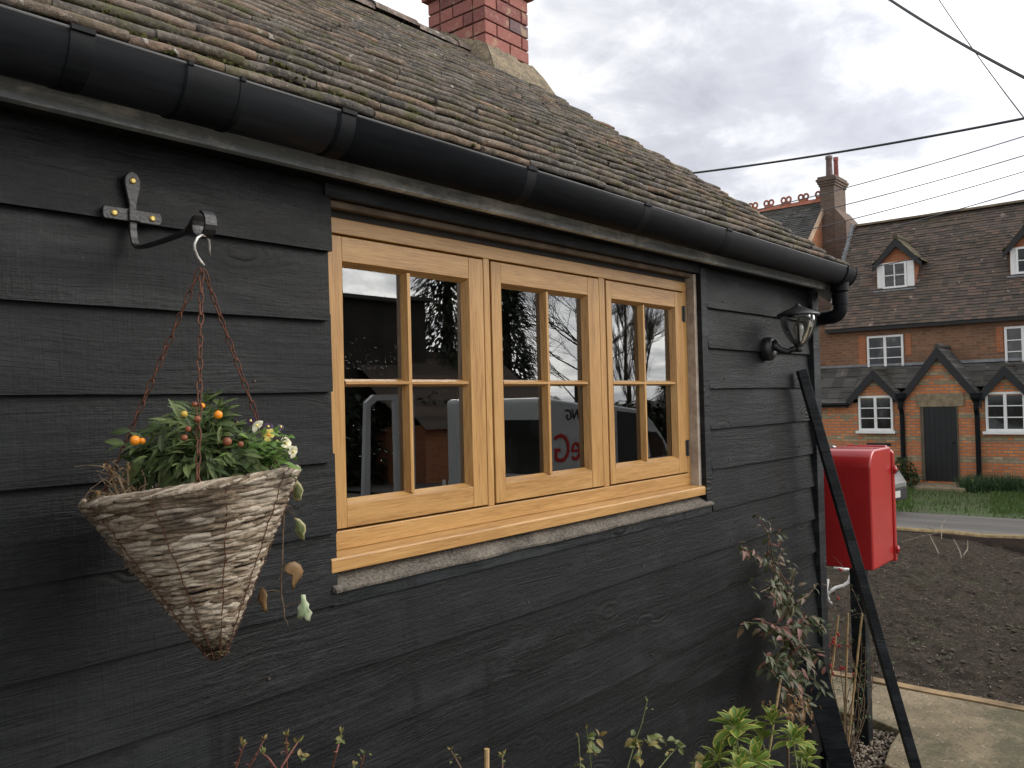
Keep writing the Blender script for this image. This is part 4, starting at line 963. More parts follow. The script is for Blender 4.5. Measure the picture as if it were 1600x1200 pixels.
t = NT('damp_soil'); o = t.obj(); n1 = t.noise(o, 17, 7, .8); n2 = t.noise(o, 110, 5, .7)
c = t.ramp(t.math('ADD', t.math('MULTIPLY', n1, .55), t.math('MULTIPLY', n2, .45)), [(.36, (.010, .0075, .0055)), (.50, (.044, .034, .025)), (.66, (.14, .108, .078))])
c = t.mix(t.ramp(t.noise(o, 60, 3), [(.66, 0.0), (.70, .8)]), c, (.21, .165, .115))
c = t.mix(t.math('MULTIPLY', t.ramp(t.noise(o, 2.4, 5, .65), [(.55, 0.0), (.68, .55)]), t.ramp(t.noise(o, 45, 4), [(.42, 0.0), (.6, 1.0)])), c, (.055, .062, .022))
t.p(color=c, rough=1, spec=.2, normal=t.bump(t.math('ADD', n1, n2), 1, .02)); MT['soil'] = t.m
def soilz(x, y):
    b = gz(x)-.03-.14*max(0, min(1, (x-9)/3.2))*max(0, min(1, (3.4-y)/1.2))
    p = V((x, y, 0)); n7 = noise.noise(p*6.5); n19 = noise.noise(p*15+V((4, 1, 2))); return b+.035*noise.noise(p*2.1)+.040*n7*abs(n7)**.3+.034*abs(n19)-.012
sheet('soil_bed', 5.325, 12.96, -3.5, 7.0, .032, .032, soilz, MT['soil'])
t = NT('old_concrete'); o = t.obj(); n1 = t.noise(o, 3, 6, .65); n2 = t.noise(o, 70, 4, .7)
c = t.ramp(n1, [(.3, (.09, .070, .036)), (.5, (.175, .137, .078)), (.7, (.27, .21, .13))])
c = t.mix(t.ramp(t.vor(o, 48), [(.22, .8), (.34, 0.0)]), c, t.ramp(t.n('ShaderNodeTexVoronoi', {'Vector': o, 'Scale': 48}).outputs['Color'], [(.3, (.04, .034, .025)), (.6, (.13, .11, .075)), (.85, (.42, .36, .26))]))
c = t.mix(t.ramp(t.noise(o, 1.9, 7, .75), [(.48, 0.0), (.60, .75)]), c, (.05, .05, .022))
t.p(color=c, rough=.92, normal=t.bump(t.math('ADD', t.noise(o, 40, 5), n2), .6, .006)); MT['concrete'] = t.m
def poly_sheet(name, pts, z, mat, th=.12, bevel=.008):
    mb = MB(); mb.prism([(x, y, z-th) for x, y in pts], (0, 0, th)); return tag(mb.build(name, mat, bevel=bevel), kind='structure')
poly_sheet('concrete_path', [(4.58, 1.33), (4.66, 1.50), (4.72, 6.0), (5.225, 6.0), (5.235, -6), (4.05, -6), (4.06, 1.16), (4.13, 1.275), (4.36, 1.315)], 0.0, MT['concrete'])
mb = MB(); n = 90; vs = []
for i in range(n+1):
    y = -6+12*i/n; w = .008*noise.noise(V((y*2, 1, 1))); w2 = .006*noise.noise(V((y*2.7, 5, 1)))
    vs += [(5.239, y, -.05), (5.239, y, .006+w2), (5.320+w, y, .004+w2), (5.325+w, y, -.10)]
mb.add(vs, [(i*4+k, i*4+k+1, i*4+5+k, i*4+4+k) for i in range(n) for k in range(3)])
tag(mb.build('path_edging', MT['ledge2'] if 'ledge2' in MT else plain('mossy_edging_stone', (.25, .17, .085), .95, .5, 5, .7, 60), smooth=False), kind='structure')
sheet('planting_bed', -2.6, 4.75, -.2, 1.50, .04, .04, lambda x, y: -.055+.018*noise.noise(V((x*5, y*5, 0)))+.010*noise.noise(V((x*17, y*17, 3))), MT['soil'])
t = NT('gravel_drive'); o = t.obj(); n1 = t.vor(o, 55)
t.p(color=t.ramp(t.n('ShaderNodeTexVoronoi', {'Vector': o, 'Scale': 55}).outputs['Color'], [(.2, (.10, .085, .065)), (.8, (.28, .24, .18))]), rough=.95, normal=t.bump(n1, .9, .012)); MT['gravel'] = t.m
sheet('gravel_drive', -12, 16, -22, -.25, 2, 2, lambda x, y: gz(x)-.07, MT['gravel'])
# loose stones on the bed round the post
t = NT('pebble'); r = t.rnd(); o = t.obj()
t.p(color=t.mix(t.ramp(t.noise(o, 90, 3), [(.4, 0.0), (.7, .5)]), t.ramp(r, [(0, (.07, .055, .04)), (.4, (.17, .13, .09)), (.75, (.27, .21, .14)), (1, (.36, .31, .25))]), (.05, .045, .035)), rough=.85); MT['pebble'] = t.m
mb = MB()
for _ in range(2600):
    x = R.uniform(3.75, 4.66); y = R.uniform(1.10, 1.62) if x > 3.93 else R.uniform(1.0, 1.43)
    if x > 4.04 and y < 1.18+.14*min(1, (x-4.04)/.2): continue
    q = R.uniform(.004, .0095); mb.ball((x, y, -.045+.018*noise.noise(V((x*5, y*5, 0)))+R.uniform(.0, .014)), q, 6, 4, .5, (1.2, 1, .7))
tag(mb.build('gravel', MT['pebble']), kind='stuff')
mb = MB()
for _ in range(2300):
    x = 5.36+6.5*R.random()**1.5; y = R.uniform(-.8, 4.2)*(x/7)**.5; q = .005+.015*R.random()**2.2
    mb.ball((x, y, soilz(x, y)+q*.2), q, 6, 5, .5, (1.3, 1, .6))
tag(mb.build('soil_clods', plain('soil_clod', (.062, .047, .035), 1, .6, 30, .6, 90)), kind='stuff')
# bits of straw, chippings and weeds over the soil
mb = MB()
for _ in range(1900):
    x = 5.35+7.4*R.random()**1.6; y = R.uniform(-.6, 4.5)*(x/7)**.5; a = R.uniform(0, PI); L = .005+.018*R.random()**2*(2 if R.random() < .1 else 1); z = soilz(x, y)+.003
    d = V((math.cos(a), math.sin(a), R.uniform(-.25, .4)))*L; s_ = V((-math.sin(a), math.cos(a), 0))*R.uniform(.002, .005); mb.obox((x, y, z), d*.5, s_*.6, V((0, 0, .0015)))
tag(mb.build('wood_chippings', plain('pale_chippings', (.24, .195, .14), .9, .6, 5)), kind='stuff')
mb = MB()
for _ in range(150):
    x = 5.35+5.5*R.random()**1.4; y = R.uniform(-.6, 3.6); 
    if noise.noise(V((x*.8, y*.8, 8))) < 0: continue
    for _ in range(R.randint(5, 12)): mb.leaf((x+R.gauss(0, .02), y+R.gauss(0, .02), soilz(x, y)), V((R.gauss(0, 1), R.gauss(0, 1), R.uniform(.2, 1.2))), V((0, 0, 1)), R.uniform(.015, .045), R.uniform(.006, .014), .2, .4, 3)
tag(mb.build('weeds', MT['leaf_small']), kind='stuff')
mb = MB()
for (a, b, c) in (((1478, 810), (1471, 822), (1471, 842)), ((1460, 828), (1450, 824), (1440, 822)), ((1490, 842), (1500, 862), (1503, 875)), ((1512, 845), (1512, 858), (1505, 868)), ((1400, 850), (1440, 838), (1470, 832)), ((1452, 835), (1462, 855), (1470, 872)), ((1570, 885), (1585, 873), (1600, 872))):
    for q in range(1):
        P = [atX(a[0], a[1], 11.6), atX(b[0], b[1], 11.5), atX(c[0], c[1], 11.3)]; mb.tube(P, [.005, .007, .004], 5)
tag(mb.build('dry_twigs', plain('grey_twig', (.25, .21, .16), .9, .3, 30)), kind='stuff')
# low kerb wall between bed and lane
mb = MB(); n = 150; vs = []
for i in range(n+1):
    y = -8+20*i/n; w = .018*noise.noise(V((y*1.5, 1, 1))); w2 = .014*noise.noise(V((y*2.1, 5, 1)))
    z = gz(13.0)
    vs += [(12.94, y, z-.34), (12.93+w*.4, y, z-.035+w2), (12.955+w, y, z+.004+w2), (13.11+w*.5, y, z+.006+w2), (13.13, y, z-.05)]
mb.add(vs, [(i*5+k, i*5+k+1, i*5+6+k, i*5+5+k) for i in range(n) for k in range(4)])
t = NT('mossy_kerb_stone'); o = t.obj(); nz = t.sep(t.n('ShaderNodeNewGeometry').outputs['Normal'])[2]; n1 = t.noise(o, 12, 5, .7)
top = t.ramp(n1, [(.3, (.12, .09, .04)), (.6, (.26, .185, .085)), (.75, (.33, .27, .15))]); side = t.ramp(t.noise(t.mapp(o, (1, 3, 14)), 1, 4), [(.4, (.035, .028, .022)), (.7, (.085, .05, .035))])
t.p(color=t.mix(t.ramp(nz, [(.45, 0.0), (.6, 1.0)]), side, top), rough=.95, normal=t.bump(n1, .7, .02))
tag(mb.build('kerb', t.m, smooth=True), kind='structure')
t = NT('asphalt'); o = t.obj(); n1 = t.noise(t.mapp(o, (2.2, .35, 1)), 1.2, 5)
c = t.ramp(n1, [(.35, (.055, .052, .048)), (.6, (.10, .094, .085)), (.7, (.14, .13, .115))])
t.p(color=t.mix(t.ramp(t.noise(o, 90, 3), [(.4, 0.0), (.7, .4)]), c, (.17, .16, .14)), rough=.85, normal=t.bump(t.noise(o, 120, 3), .5, .004)); MT['asphalt'] = t.m
sheet('lane', 13.12, 15.6, -60, 80, .6, 5, lambda x, y: gz(x)-.012, MT['asphalt'])
t = NT('verge_turf'); o = t.obj(); n1 = t.noise(o, 2.5, 6, .7)
t.p(color=t.mix(t.ramp(t.noise(o, 1.1, 4), [(.45, 0.0), (.6, .8)]), t.ramp(n1, [(.3, (.030, .052, .012)), (.7, (.055, .085, .02))]), (.050, .048, .024)), rough=1, normal=t.bump(n1, .8, .03)); MT['turf'] = t.m
def verge(x, y): return gz(x)-.02+.05*noise.noise(V((x*.9, y*.9, 1)))+.01*max(0, min(1, (x-15.6)/3))-.04
sheet('grass_verge', 15.45, 24, -16, 20, .3, .3, verge, MT['turf'])
mb = MB()
for _ in range(30000):
    x = R.uniform(15.6, 22.2); y = R.uniform(-1, 6.6)
    if 4.3 < y*22.3/x < 6.0 and x > 15.7 and R.random() < .8: continue
    if x < 16.6 and R.random() < .7: continue
    a = R.uniform(0, 2*PI); h = R.uniform(.04, .12); z = verge(x, y)-.01; s_ = .011
    mb.add([(x+s_*math.cos(a), y+s_*math.sin(a), z), (x-s_*math.cos(a), y-s_*math.sin(a), z), (x+R.gauss(0, .03), y+R.gauss(0, .03), z+h)], [(0, 1, 2)])
tag(mb.build('grass', m_leaf('grass_blade', [(.1, (.045, .085, .018)), (.6, (.075, .13, .028)), (.95, (.12, .17, .045))]), smooth=False), kind='stuff')

# ================================================================== THE BRICK TERRACE ACROSS THE LANE
def m_brickwall(name, reds, pale, bands, mort=(.24, .20, .16), dark=0.0):
    t = NT(name); o = t.obj(); s = t.sep(o); uvv = t.comb(t.math('ADD', s[0], s[1]), s[2], 0.0)
    def bt(c1, c2): return t.n('ShaderNodeTexBrick', {'Vector': uvv, 'Color1': c1, 'Color2': c2, 'Mortar': mort, 'Scale': 1.0, 'Mortar Size': .011, 'Mortar Smooth': .2, 'Bias': -.1, 'Brick Width': .225, 'Row Height': .075}, offset=.5)
    a = bt(reds[0], reds[1]); b = bt(pale[0], pale[1])
    rowz = t.math('DIVIDE', t.math('FLOOR', t.math('DIVIDE', s[2], .075)), 1.0)
    bz = None
    for (z0, z1) in bands:
        q = t.math('MULTIPLY', t.math('GREATER_THAN', s[2], z0), t.math('LESS_THAN', s[2], z1)); bz = q if bz is None else t.math('ADD', bz, q)
    cell = t.comb(t.math('FLOOR', t.math('DIVIDE', t.math('ADD', s[0], s[1]), .1125)), rowz, 0.0)
    wn = t.n('ShaderNodeTexWhiteNoise', {'Vector': cell}).outputs[0]
    if bz is None: bz = t.math('GREATER_THAN', wn, 2.0)
    bz = t.math('ADD', t.math('MULTIPLY', bz, t.math('GREATER_THAN', wn, .10)), t.math('MULTIPLY', t.math('SUBTRACT', 1.0, bz), t.math('GREATER_THAN', wn, .965)), clamp=True)
    c = t.mix(bz, a.outputs[0], b.outputs[0])
    c = t.mix(t.ramp(wn, [(0, .0), (1, .28)]), c, tuple(x*.45 for x in reds[0]))
    c = t.mix(a.outputs['Fac'], c, mort)
    big = t.noise(o, .9, 6, .65); c = t.mix(t.ramp(big, [(.48, .0), (.78, .34+dark)]), c, (.065, .045, .032))
    t.p(color=c, rough=.95, normal=t.bump(t.math('SUBTRACT', t.noise(o, 40, 3), a.outputs['Fac']), .5, .012)); return t.m
XL, XU = 22.5, 23.5
def yl(px): return atX(px, 680, XL).y
bz_ = []
for a, b in ((690, 681), (721, 713), (751, 743), (654, 646), (625, 619), (600, 593), (585, 579), (570, 563)): bz_.append((atX(1480, a, XL).z, atX(1480, b, XL).z))
MT['bandbrick'] = m_brickwall('banded_brick', ((.62, .19, .065), (.70, .28, .105)), ((.30, .26, .15), (.50, .43, .26)), bz_)
MT['upperbrick'] = m_brickwall('brown_brick', ((.22, .098, .052), (.31, .15, .082)), ((.40, .17, .08), (.42, .2, .1)), [], (.21, .165, .12))
MT['orangebrick'] = m_brickwall('orange_brick', ((.42, .12, .045), (.50, .17, .065)), ((.36, .18, .09), (.45, .2, .1)), [], (.30, .2, .13), -.3)
MT['greybrick'] = m_brickwall('weathered_chimney_brick', ((.13, .085, .065), (.19, .115, .085)), ((.18, .14, .11), (.22, .17, .13)), [], (.14, .12, .10))
MT['stone'] = plain('buff_stone', (.24, .19, .12), .9, .3, 9, .4, 40)
def m_rooftile(name, stops, lich=.5, moss=.5, w=.165):
    t = NT(name); o = t.obj(); s = t.sep(o); r = t.rnd()
    row = t.math('MULTIPLY', r, 97.0)
    cell = t.comb(t.math('FLOOR', t.math('ADD', t.math('DIVIDE', t.math('ADD', s[0], s[1]), w), row)), row, 1.0)
    if True: cell = t.comb(t.math('FLOOR', t.math('ADD', t.math('DIVIDE', s[1], w), t.math('FLOOR', row))), t.math('FLOOR', row), t.math('FLOOR', t.math('DIVIDE', s[2], .30)))
    wn = t.n('ShaderNodeTexWhiteNoise', {'Vector': cell}).outputs[0]; n1 = t.noise(o, 1.1, 6, .7); n2 = t.noise(o, 22, 5, .7)
    c = t.ramp(t.math('ADD', t.math('MULTIPLY', wn, .55), t.math('MULTIPLY', n2, .45)), stops)
    c = t.mix(t.math('MULTIPLY', t.ramp(t.noise(o, 5.5, 3), [(.66, 0.0), (.70, 1.0)]), lich), c, (.42, .34, .29))
    c = t.mix(t.ramp(n1, [(.52, 0.0), (.68, moss)]), c, (.055, .052, .028))
    t.p(color=c, rough=.95, normal=t.bump(n2, .6, .02)); return t.m
MT['browntile'] = m_rooftile('brown_roof_tile', [(.2, (.058, .048, .041)), (.5, (.095, .074, .060)), (.75, (.135, .093, .070)), (.92, (.21, .115, .08))], .5, .5)
MT['slate'] = m_rooftile('grey_slate', [(.2, (.045, .043, .040)), (.6, (.085, .08, .072)), (.9, (.13, .12, .11))], .25, .6, .3)
MT['tallslate'] = m_rooftile('dark_plain_tile', [(.2, (.035, .035, .033)), (.6, (.070, .068, .062)), (.9, (.12, .11, .10))], .4, .5)
t = NT('dark_window_glass'); o = t.obj(); t.p(color=t.ramp(t.noise(t.mapp(o, (2.2, 2.2, 1.3)), 1.4, 2), [(.42, (.008, .009, .010)), (.60, (.030, .032, .034)), (.72, (.11, .11, .105))]), rough=.05, spec=.6); MT['farglass'] = t.m  # grey patches: soft reflections and curtains painted into the pane colour
MT['blackpaint'] = plain('black_joinery_paint', (.006, .0065, .008), .5, .3, 6)
MT['lead'] = plain('lead_flashing', (.22, .23, .24), .7, .3, 8)
H = thing('brick_terrace', (XL, 4.2, gz(XL)), 'orange brick terrace house with gabled porch and dormers across the lane', 'house')
def courses(mb, lo, hi, y0, y1, gauge, th=.022, jit=.006, clipf=None):
    """stepped tile courses on a slope facing -X: lo=(x,z) eave, hi=(x,z) ridge"""
    dx, dz = hi[0]-lo[0], hi[1]-lo[1]; L = math.hypot(dx, dz); ux, uz = dx/L, dz/L; nx_, nz_ = -uz, ux; n = int(L/gauge); m = max(2, int(abs(y1-y0)/.33))
    for k in range(n):
        s0 = k*L/n; s1 = (k+1.25)*L/n
        if k == n-1: s1 = L
        vs = []
        for i in range(m+1):
            y = y0+(y1-y0)*i/m; w = jit*noise.noise(V((y*1.7, k*.9, 3)))*2+.02*noise.noise(V((y*.35, k*.12, 8))); w2 = jit*noise.noise(V((y*4, k*2.3, 1)))
            def P(s, h): return (lo[0]+ux*s+nx_*h, y, lo[1]+uz*s+nz_*h)
            vs += [P(s0+w2, w), P(s0+w2, th+w+w2), P(s1, .004+w)]
        mb.add(vs, [(i*3+k2, (i+1)*3+k2, (i+1)*3+k2+1, i*3+k2+1) for i in range(m) for k2 in range(2)])
YA, YB = -5.0, None
eL, eR = atX(1290, 517, XU-.22), atX(1600, 492, XU-.22); EZ_ = (eL.z+eR.z)/2
XR = 26.0; RZ_ = atX(1460, 337, XR).z
YE = atX(1318, 380, 25.0).y                             # left end of the main roof, against the taller house
def zmain(x): return EZ_+(RZ_-EZ_)*(x-(XU-.22))/(XR-(XU-.22))
mb = MB(); courses(mb, (XU-.22, EZ_), (XR, RZ_), YA, YE, .105); mb.add([(XR, YA, RZ_), (XR, YE, RZ_), (28.7, YE, EZ_), (28.7, YA, EZ_)], [(0, 1, 2, 3)])
Hroof = mb.build('roof', MT['browntile'], H)
mb = MB(); vs = []
for i in range(61):
    y = YA+(YE-YA)*i/60; w = .014*noise.noise(V((y*1.1, 2, 2))); 
    for k in range(7): a = PI*k/6; vs.append((XR+.13*math.cos(a), y, RZ_+w+.085*math.sin(a)))
mb.add(vs, [(i*7+k, i*7+k+1, i*7+8+k, i*7+7+k) for i in range(60) for k in range(6)]); mb.build('ridge', plain('ridge_clay', (.13, .10, .065), .95, .4, 3), Hroof, smooth=True)
lz0, lz1 = atX(1290, 632, XL-.12).z, atX(1400, 570, XU).z; lean0 = lz0
LWT = atX(1560, 640, XL).z
mb = MB(); mb.box((XU, YA, gz(XU)-.5), (XU+.3, YE+6, EZ_+.12)); mb.box((28.4, YA, -1.2), (28.7, YE+6, EZ_)); mb.build('upper_wall', MT['upperbrick'], H)
mb = MB(); mb.box((XL, YA, gz(XL)-.5), (XL+.25, YE+6, lz0+.03)); LW = mb.build('wall', MT['bandbrick'], H)
mb = MB(); mb.box((XU-.20, YA, EZ_-.085), (XU+.05, YE, EZ_-.005)); mb.build('eaves_board', MT['blackpaint'], H)
mb = MB(); courses(mb, (XL-.14, lz0), (XU+.01, lz1), yl(1332), YE+6, .19, .016, .008); kx = (1.80-lz0)/(lz1-lz0); courses(mb, (XL-.14+kx*(XU-XL+.15), 1.80), (XU+.01, lz1), YA, yl(1332), .19, .016, .008); SL = mb.build('lean_to_roof', MT['slate'], H)
mb = MB(); mb.tube([(XL-.16, YE+6, lz0-.015), (XL-.16, yl(1330), lz0-.015)], .05, 8); mb.build('gutter', MT['plastic'], H)
mb = MB(); vs = [(XU-.02, YA, lz1-.02), (XU-.02, YE+6, lz1-.02), (XU-.02, YE+6, lz1+.04), (XU-.02, YA, lz1+.04), (XU-.08, YA, lz1-.03), (XU-.08, YE+6, lz1-.03)]
mb.add(vs, [(0, 1, 2, 3), (4, 5, 1, 0)]); mb.build('flashing', MT['lead'], SL)
def window(parent, X, ya, yb, za, zb, cols=2, rows=3, sill=True, name='window', fw=.055, mul=.034):
    ya, yb = min(ya, yb), max(ya, yb); mb = MB(); x0, x1 = X-.035, X+.03
    mb.box((x0, ya, za), (x1, ya+fw, zb)); mb.box((x0, yb-fw, za), (x1, yb, zb)); mb.box((x0+.001, ya+fw, za), (x1, yb-fw, za+fw)); mb.box((x0+.001, ya+fw, zb-fw), (x1, yb-fw, zb))
    iw = (yb-ya-2*fw)/cols
    for c in range(1, cols): y = ya+fw+iw*c; mb.box((x0-.004, y-mul, za+fw), (x1, y+mul, zb-fw))
    ih = (zb-za-2*fw)/rows
    for r in range(1, rows): z = za+fw+ih*r; mb.box((x0+.012, ya+fw, z-.013), (x1-.01, yb-fw, z+.013))
    if sill: mb.box((x0-.07, ya-.06, za-.07), (x1, yb+.06, za-.002))
    w = mb.build(name, MT['white'], parent, bevel=.006)
    g = MB(); g.box((X+.005, ya+.03, za+.03), (X+.012, yb-.03, zb-.03)); g.build('glass', MT['farglass'], w); return w
def wpx(parent, X, a, b, **k): p, q = atX(*a, X), atX(*b, X); return window(parent, X, p.y, q.y, q.z, p.z, **k)
XF = XL-.02
wpx(H, XF, (1341, 619), (1396.5, 673)); 
p_ = wpx(H, XF, (1539, 613), (1604, 674))
wpx(H, XU-.02, (1354.5, 526), (1413, 577), sill=False)
wpx(H, XU-.02, (1569, 511), (1630, 569), sill=False)
# orange brick dressings round the upper windows
for (a, b) in (((1341, 524), (1354, 575)), ((1413.5, 521), (1424, 555)), ((1556, 510), (1568.5, 550))):
    p, q = atX(*a, XU-.015), atX(*b, XU-.015); MB().box((XU-.012, p.y, q.z), (XU+.02, q.y, p.z)).build('brick_dressing', MT['orangebrick'], H)
# gables over the ground floor windows and the door
def gable(apex, left, right, Xf, wallmat, name, zbase, over=.16, th=.17):
    A, L_, R_ = atX(*apex, Xf), atX(*left, Xf), atX(*right, Xf); yc = A.y; hw = (L_.y-R_.y)/2; yc = (L_.y+R_.y)/2; za = A.z; ze = (L_.z+R_.z)/2
    sl = (za-ze)/hw
    mb = MB(); xb = XU+.05
    mb.prism([(Xf+.10, yc+hw*.92, zbase), (Xf+.10, yc-hw*.92, zbase), (Xf+.10, yc-hw*.92, ze), (Xf+.10, yc, za-.09), (Xf+.10, yc+hw*.92, ze)], (.22, 0, 0)) if zbase is not None else mb.prism([(Xf+.10, yc-hw*.95, ze-.02), (Xf+.10, yc, za-.09), (Xf+.10, yc+hw*.95, ze-.02)], (.22, 0, 0))
    G = mb.build(name, wallmat, H)
    mb = MB(); n = 9
    for sgn in (-1, 1):
        for k in range(n):                              # slate courses down each slope, running back into the roof
            t0, t1 = k/n, min(1, (k+1.3)/n); y0, y1 = yc+sgn*hw*1.06*(1-t0), yc+sgn*hw*1.06*(1-t1); z0, z1 = ze-.04+(za-ze+.04)*t0, ze-.04+(za-ze+.04)*t1
            j = R.uniform(-.006, .006); q = .03
            vs = [(Xf, y0, z0+j), (Xf, y0, z0+q+j), (Xf, y1, z1+.008), (xb, y0, z0+j), (xb, y0, z0+q+j), (xb, y1, z1+.008)]
            mb.add(vs, [(0, 1, 4, 3), (1, 2, 5, 4), (0, 2, 1)] if sgn < 0 else [(3, 4, 1, 0), (4, 5, 2, 1), (0, 1, 2)])
    mb.tube([(Xf-.01, yc, za+.02), (xb, yc, za+.02)], .06, 8)
    mb.build('gable_roof', MT['slate'], G)
    mb = MB()
    for sgn in (-1, 1):
        a = V((Xf-.02, yc, za)); b = V((Xf-.02, yc+sgn*hw*1.08, ze-.05)); mb.add([a, b, b+V((0, 0, -th*1.05)), a+V((0, 0, -th*1.25)), a+V((.05, 0, 0)), b+V((.05, 0, 0)), b+V((.05, 0, -th*1.05)), a+V((.05, 0, -th*1.25))], [(0, 1, 2, 3), (7, 6, 5, 4), (0, 4, 5, 1), (1, 5, 6, 2), (2, 6, 7, 3)])
    mb.build('bargeboard', MT['blackpaint'], G); return G, yc, hw, ze, za
gable((1366, 578), (1325, 622), (1406, 622), XL-.13, MT['bandbrick'], 'window_gable', None, th=.20)
gable((1571, 571), (1528, 617), (1614, 617), XL-.13, MT['bandbrick'], 'window_gable', None, th=.20)
PG, pyc, phw, pze, pza = gable((1475.5, 541), (1407, 622), (1528, 618), XL-.16, MT['bandbrick'], 'porch', gz(XL)-.4, th=.23)
XD = XL-.06
d0, d1 = atX(1443, 635, XD), atX(1498.5, 753, XD)
mb = MB()
for i in range(6):
    w = (d0.y-d1.y)/6; mb.box((XD-.012, d1.y+w*i+.004, d1.z), (XD+.03, d1.y+w*(i+1)-.004, d0.z))
mb.box((XD-.005, d1.y, d1.z), (XD+.03, d0.y, d0.z)); dr_ = mb.build('door', MT['blackpaint'], H)
mb = MB(); mb.ball((XD-.04, d1.y+.10, d1.z+.95), .028, 8, 6); mb.build('handle', MT['iron'], dr_)
mb = MB(); mb.box((XD-.035, d0.y, d1.z), (XD+.02, d0.y+.075, d0.z)); mb.box((XD-.035, d1.y-.03, d1.z), (XD+.02, d1.y-.002, d0.z))
mb.build('door_frame', plain('grey_door_post', (.10, .08, .055), .8, .3, 4), H)
a, b = atX(1432, 615, XD), atX(1507, 635, XD); mb = MB(); mb.box((XD-.03, b.y, b.z), (XD+.02, a.y, a.z)); mb.build('lintel', MT['stone'], H, bevel=.01)
mb = MB(); zb_ = d1.z; g = gz(XL); mb.box((XL-.55, d1.y-.15, g-.3), (XL-.02, d0.y+.2, zb_-.05)); mb.box((XL-.95, d1.y-.3, g-.3), (XL-.551, d0.y+.35, (zb_-.05+g)/2+.02)); mb.build('doorstep', MT['stone'], H, bevel=.02)
for (x0, x1) in ((1407, 1410), (1524.5, 1528)):
    p, q = atX(x0, 622, XL-.2), atX(x1, 762, XL-.2); mb = MB(); mb.tube([(XL-.1, p.y, p.z+.05), (XL-.2, p.y, p.z-.05), (XL-.2, p.y, p.z-.25), (XL-.12, p.y-.0, p.z-.4), (XL-.12, p.y, gz(XL)-.1)], .055, 9); mb.lathe([(.05, -.12), (.12, 0), (.12, .12)], (XL-.18, p.y, p.z), n=10); mb.build('downpipe', MT['plastic'], H)
mb = MB(); p, q = atX(1354, 692, XL-.01), atX(1392, 697, XL-.01); mb.box((XL-.012, q.y, q.z), (XL+.01, p.y, p.z)); mb.build('air_vent', MT['blackpaint'], H)
# dormers
def dormer(f0, f1, apex, el, er):
    # face plane: where the sill meets the roof slope
    x = 24.2
    for _ in range(30): z = atX((f0[0]+f1[0])/2, f1[1], x).z; x = (XU-.22)+(z+.02-EZ_)/(RZ_-EZ_)*(XR-XU+.22)
    X = x-.04; a, b, A, L_, R_ = atX(*f0, X), atX(*f1, X), atX(*apex, X-.12), atX(*el, X-.12), atX(*er, X-.12)
    yc = (L_.y+R_.y)/2; hw = (L_.y-R_.y)/2; za = A.z; ze = (L_.z+R_.z)/2
    D = MB(); yw0, yw1 = b.y-.02, a.y+.02
    D.prism([(X+.03, yw1, b.z-.05), (X+.03, yw0, b.z-.05), (X+.03, yw0, ze+.05), (X+.03, yc, za-.10), (X+.03, yw1, ze+.05)], (1.8, 0, 0)); d = D.build('dormer', MT['orangebrick'], H)
    w = (a.y-b.y); mb = MB()
    mb.box((X-.01, a.y-w*.15, b.z), (X+.028, a.y, a.z)); mb.box((X-.01, b.y, b.z), (X+.028, b.y+w*.19, a.z)); mb.build('white_boarding', MT['white'], d, bevel=.006)
    window(d, X-.005, b.y+w*.19+.004, a.y-w*.15-.004, b.z+.03, a.z, 2, 2, False, 'window_frame', .055, .014)
    mb = MB(); mb.box((X-.12, b.y-.05, b.z-.05), (X+.02, a.y+.08, b.z-.01)); mb.build('sill', MT['lead'], d)
    mb = MB(); n = 8; xb = X+2.1
    for sgn in (-1, 1):
        for k in range(n):
            t0, t1 = k/n, min(1, (k+1.3)/n); y0, y1 = yc+sgn*hw*1.02*(1-t0), yc+sgn*hw*1.02*(1-t1); z0, z1 = ze-.02+(za-ze+.02)*t0, ze-.02+(za-ze+.02)*t1
            if k < 2: z0 += .03*(2-k); z1 += .03*(1-k) if k < 1 else 0
            q = .045; j = R.uniform(-.01, .01)
            vs = [(X-.12, y0, z0), (X-.12, y0, z0+q+j), (X-.12, y1, z1+.02), (xb, y0, z0), (xb, y0, z0+q+j), (xb, y1, z1+.02)]
            mb.add(vs, [(0, 1, 4, 3), (1, 2, 5, 4), (0, 2, 1)] if sgn < 0 else [(3, 4, 1, 0), (4, 5, 2, 1), (0, 1, 2)])
    mb.tube([(X-.13, yc, za+.04), (xb, yc, za+.04)], .07, 8); mb.build('roof', m_dorm, d)
    mb = MB()
    for sgn in (-1, 1):
        p = V((X-.11, yc, za-.005)); q = V((X-.11, yc+sgn*hw, ze-.0)); th = .15
        mb.add([p, q, q+V((0, 0, -th*.9)), p+V((0, 0, -th*1.45)), p+V((.06, 0, 0)), q+V((.06, 0, 0)), q+V((.06, 0, -th*.9)), p+V((.06, 0, -th*1.45))], [(0, 1, 2, 3), (7, 6, 5, 4), (0, 4, 5, 1), (1, 5, 6, 2), (2, 6, 7, 3)])
    mb.build('bargeboard', MT['blackpaint'], d)
m_dorm = m_rooftile('mossy_dormer_tile', [(.2, (.07, .06, .035)), (.6, (.12, .10, .06)), (.9, (.17, .14, .09))], .2, .6)
dormer((1370, 413), (1429, 449), (1396, 372), (1362, 414), (1439, 411))
dormer((1578, 388), (1636, 426), (1604, 348), (1566, 393), (1645, 388))

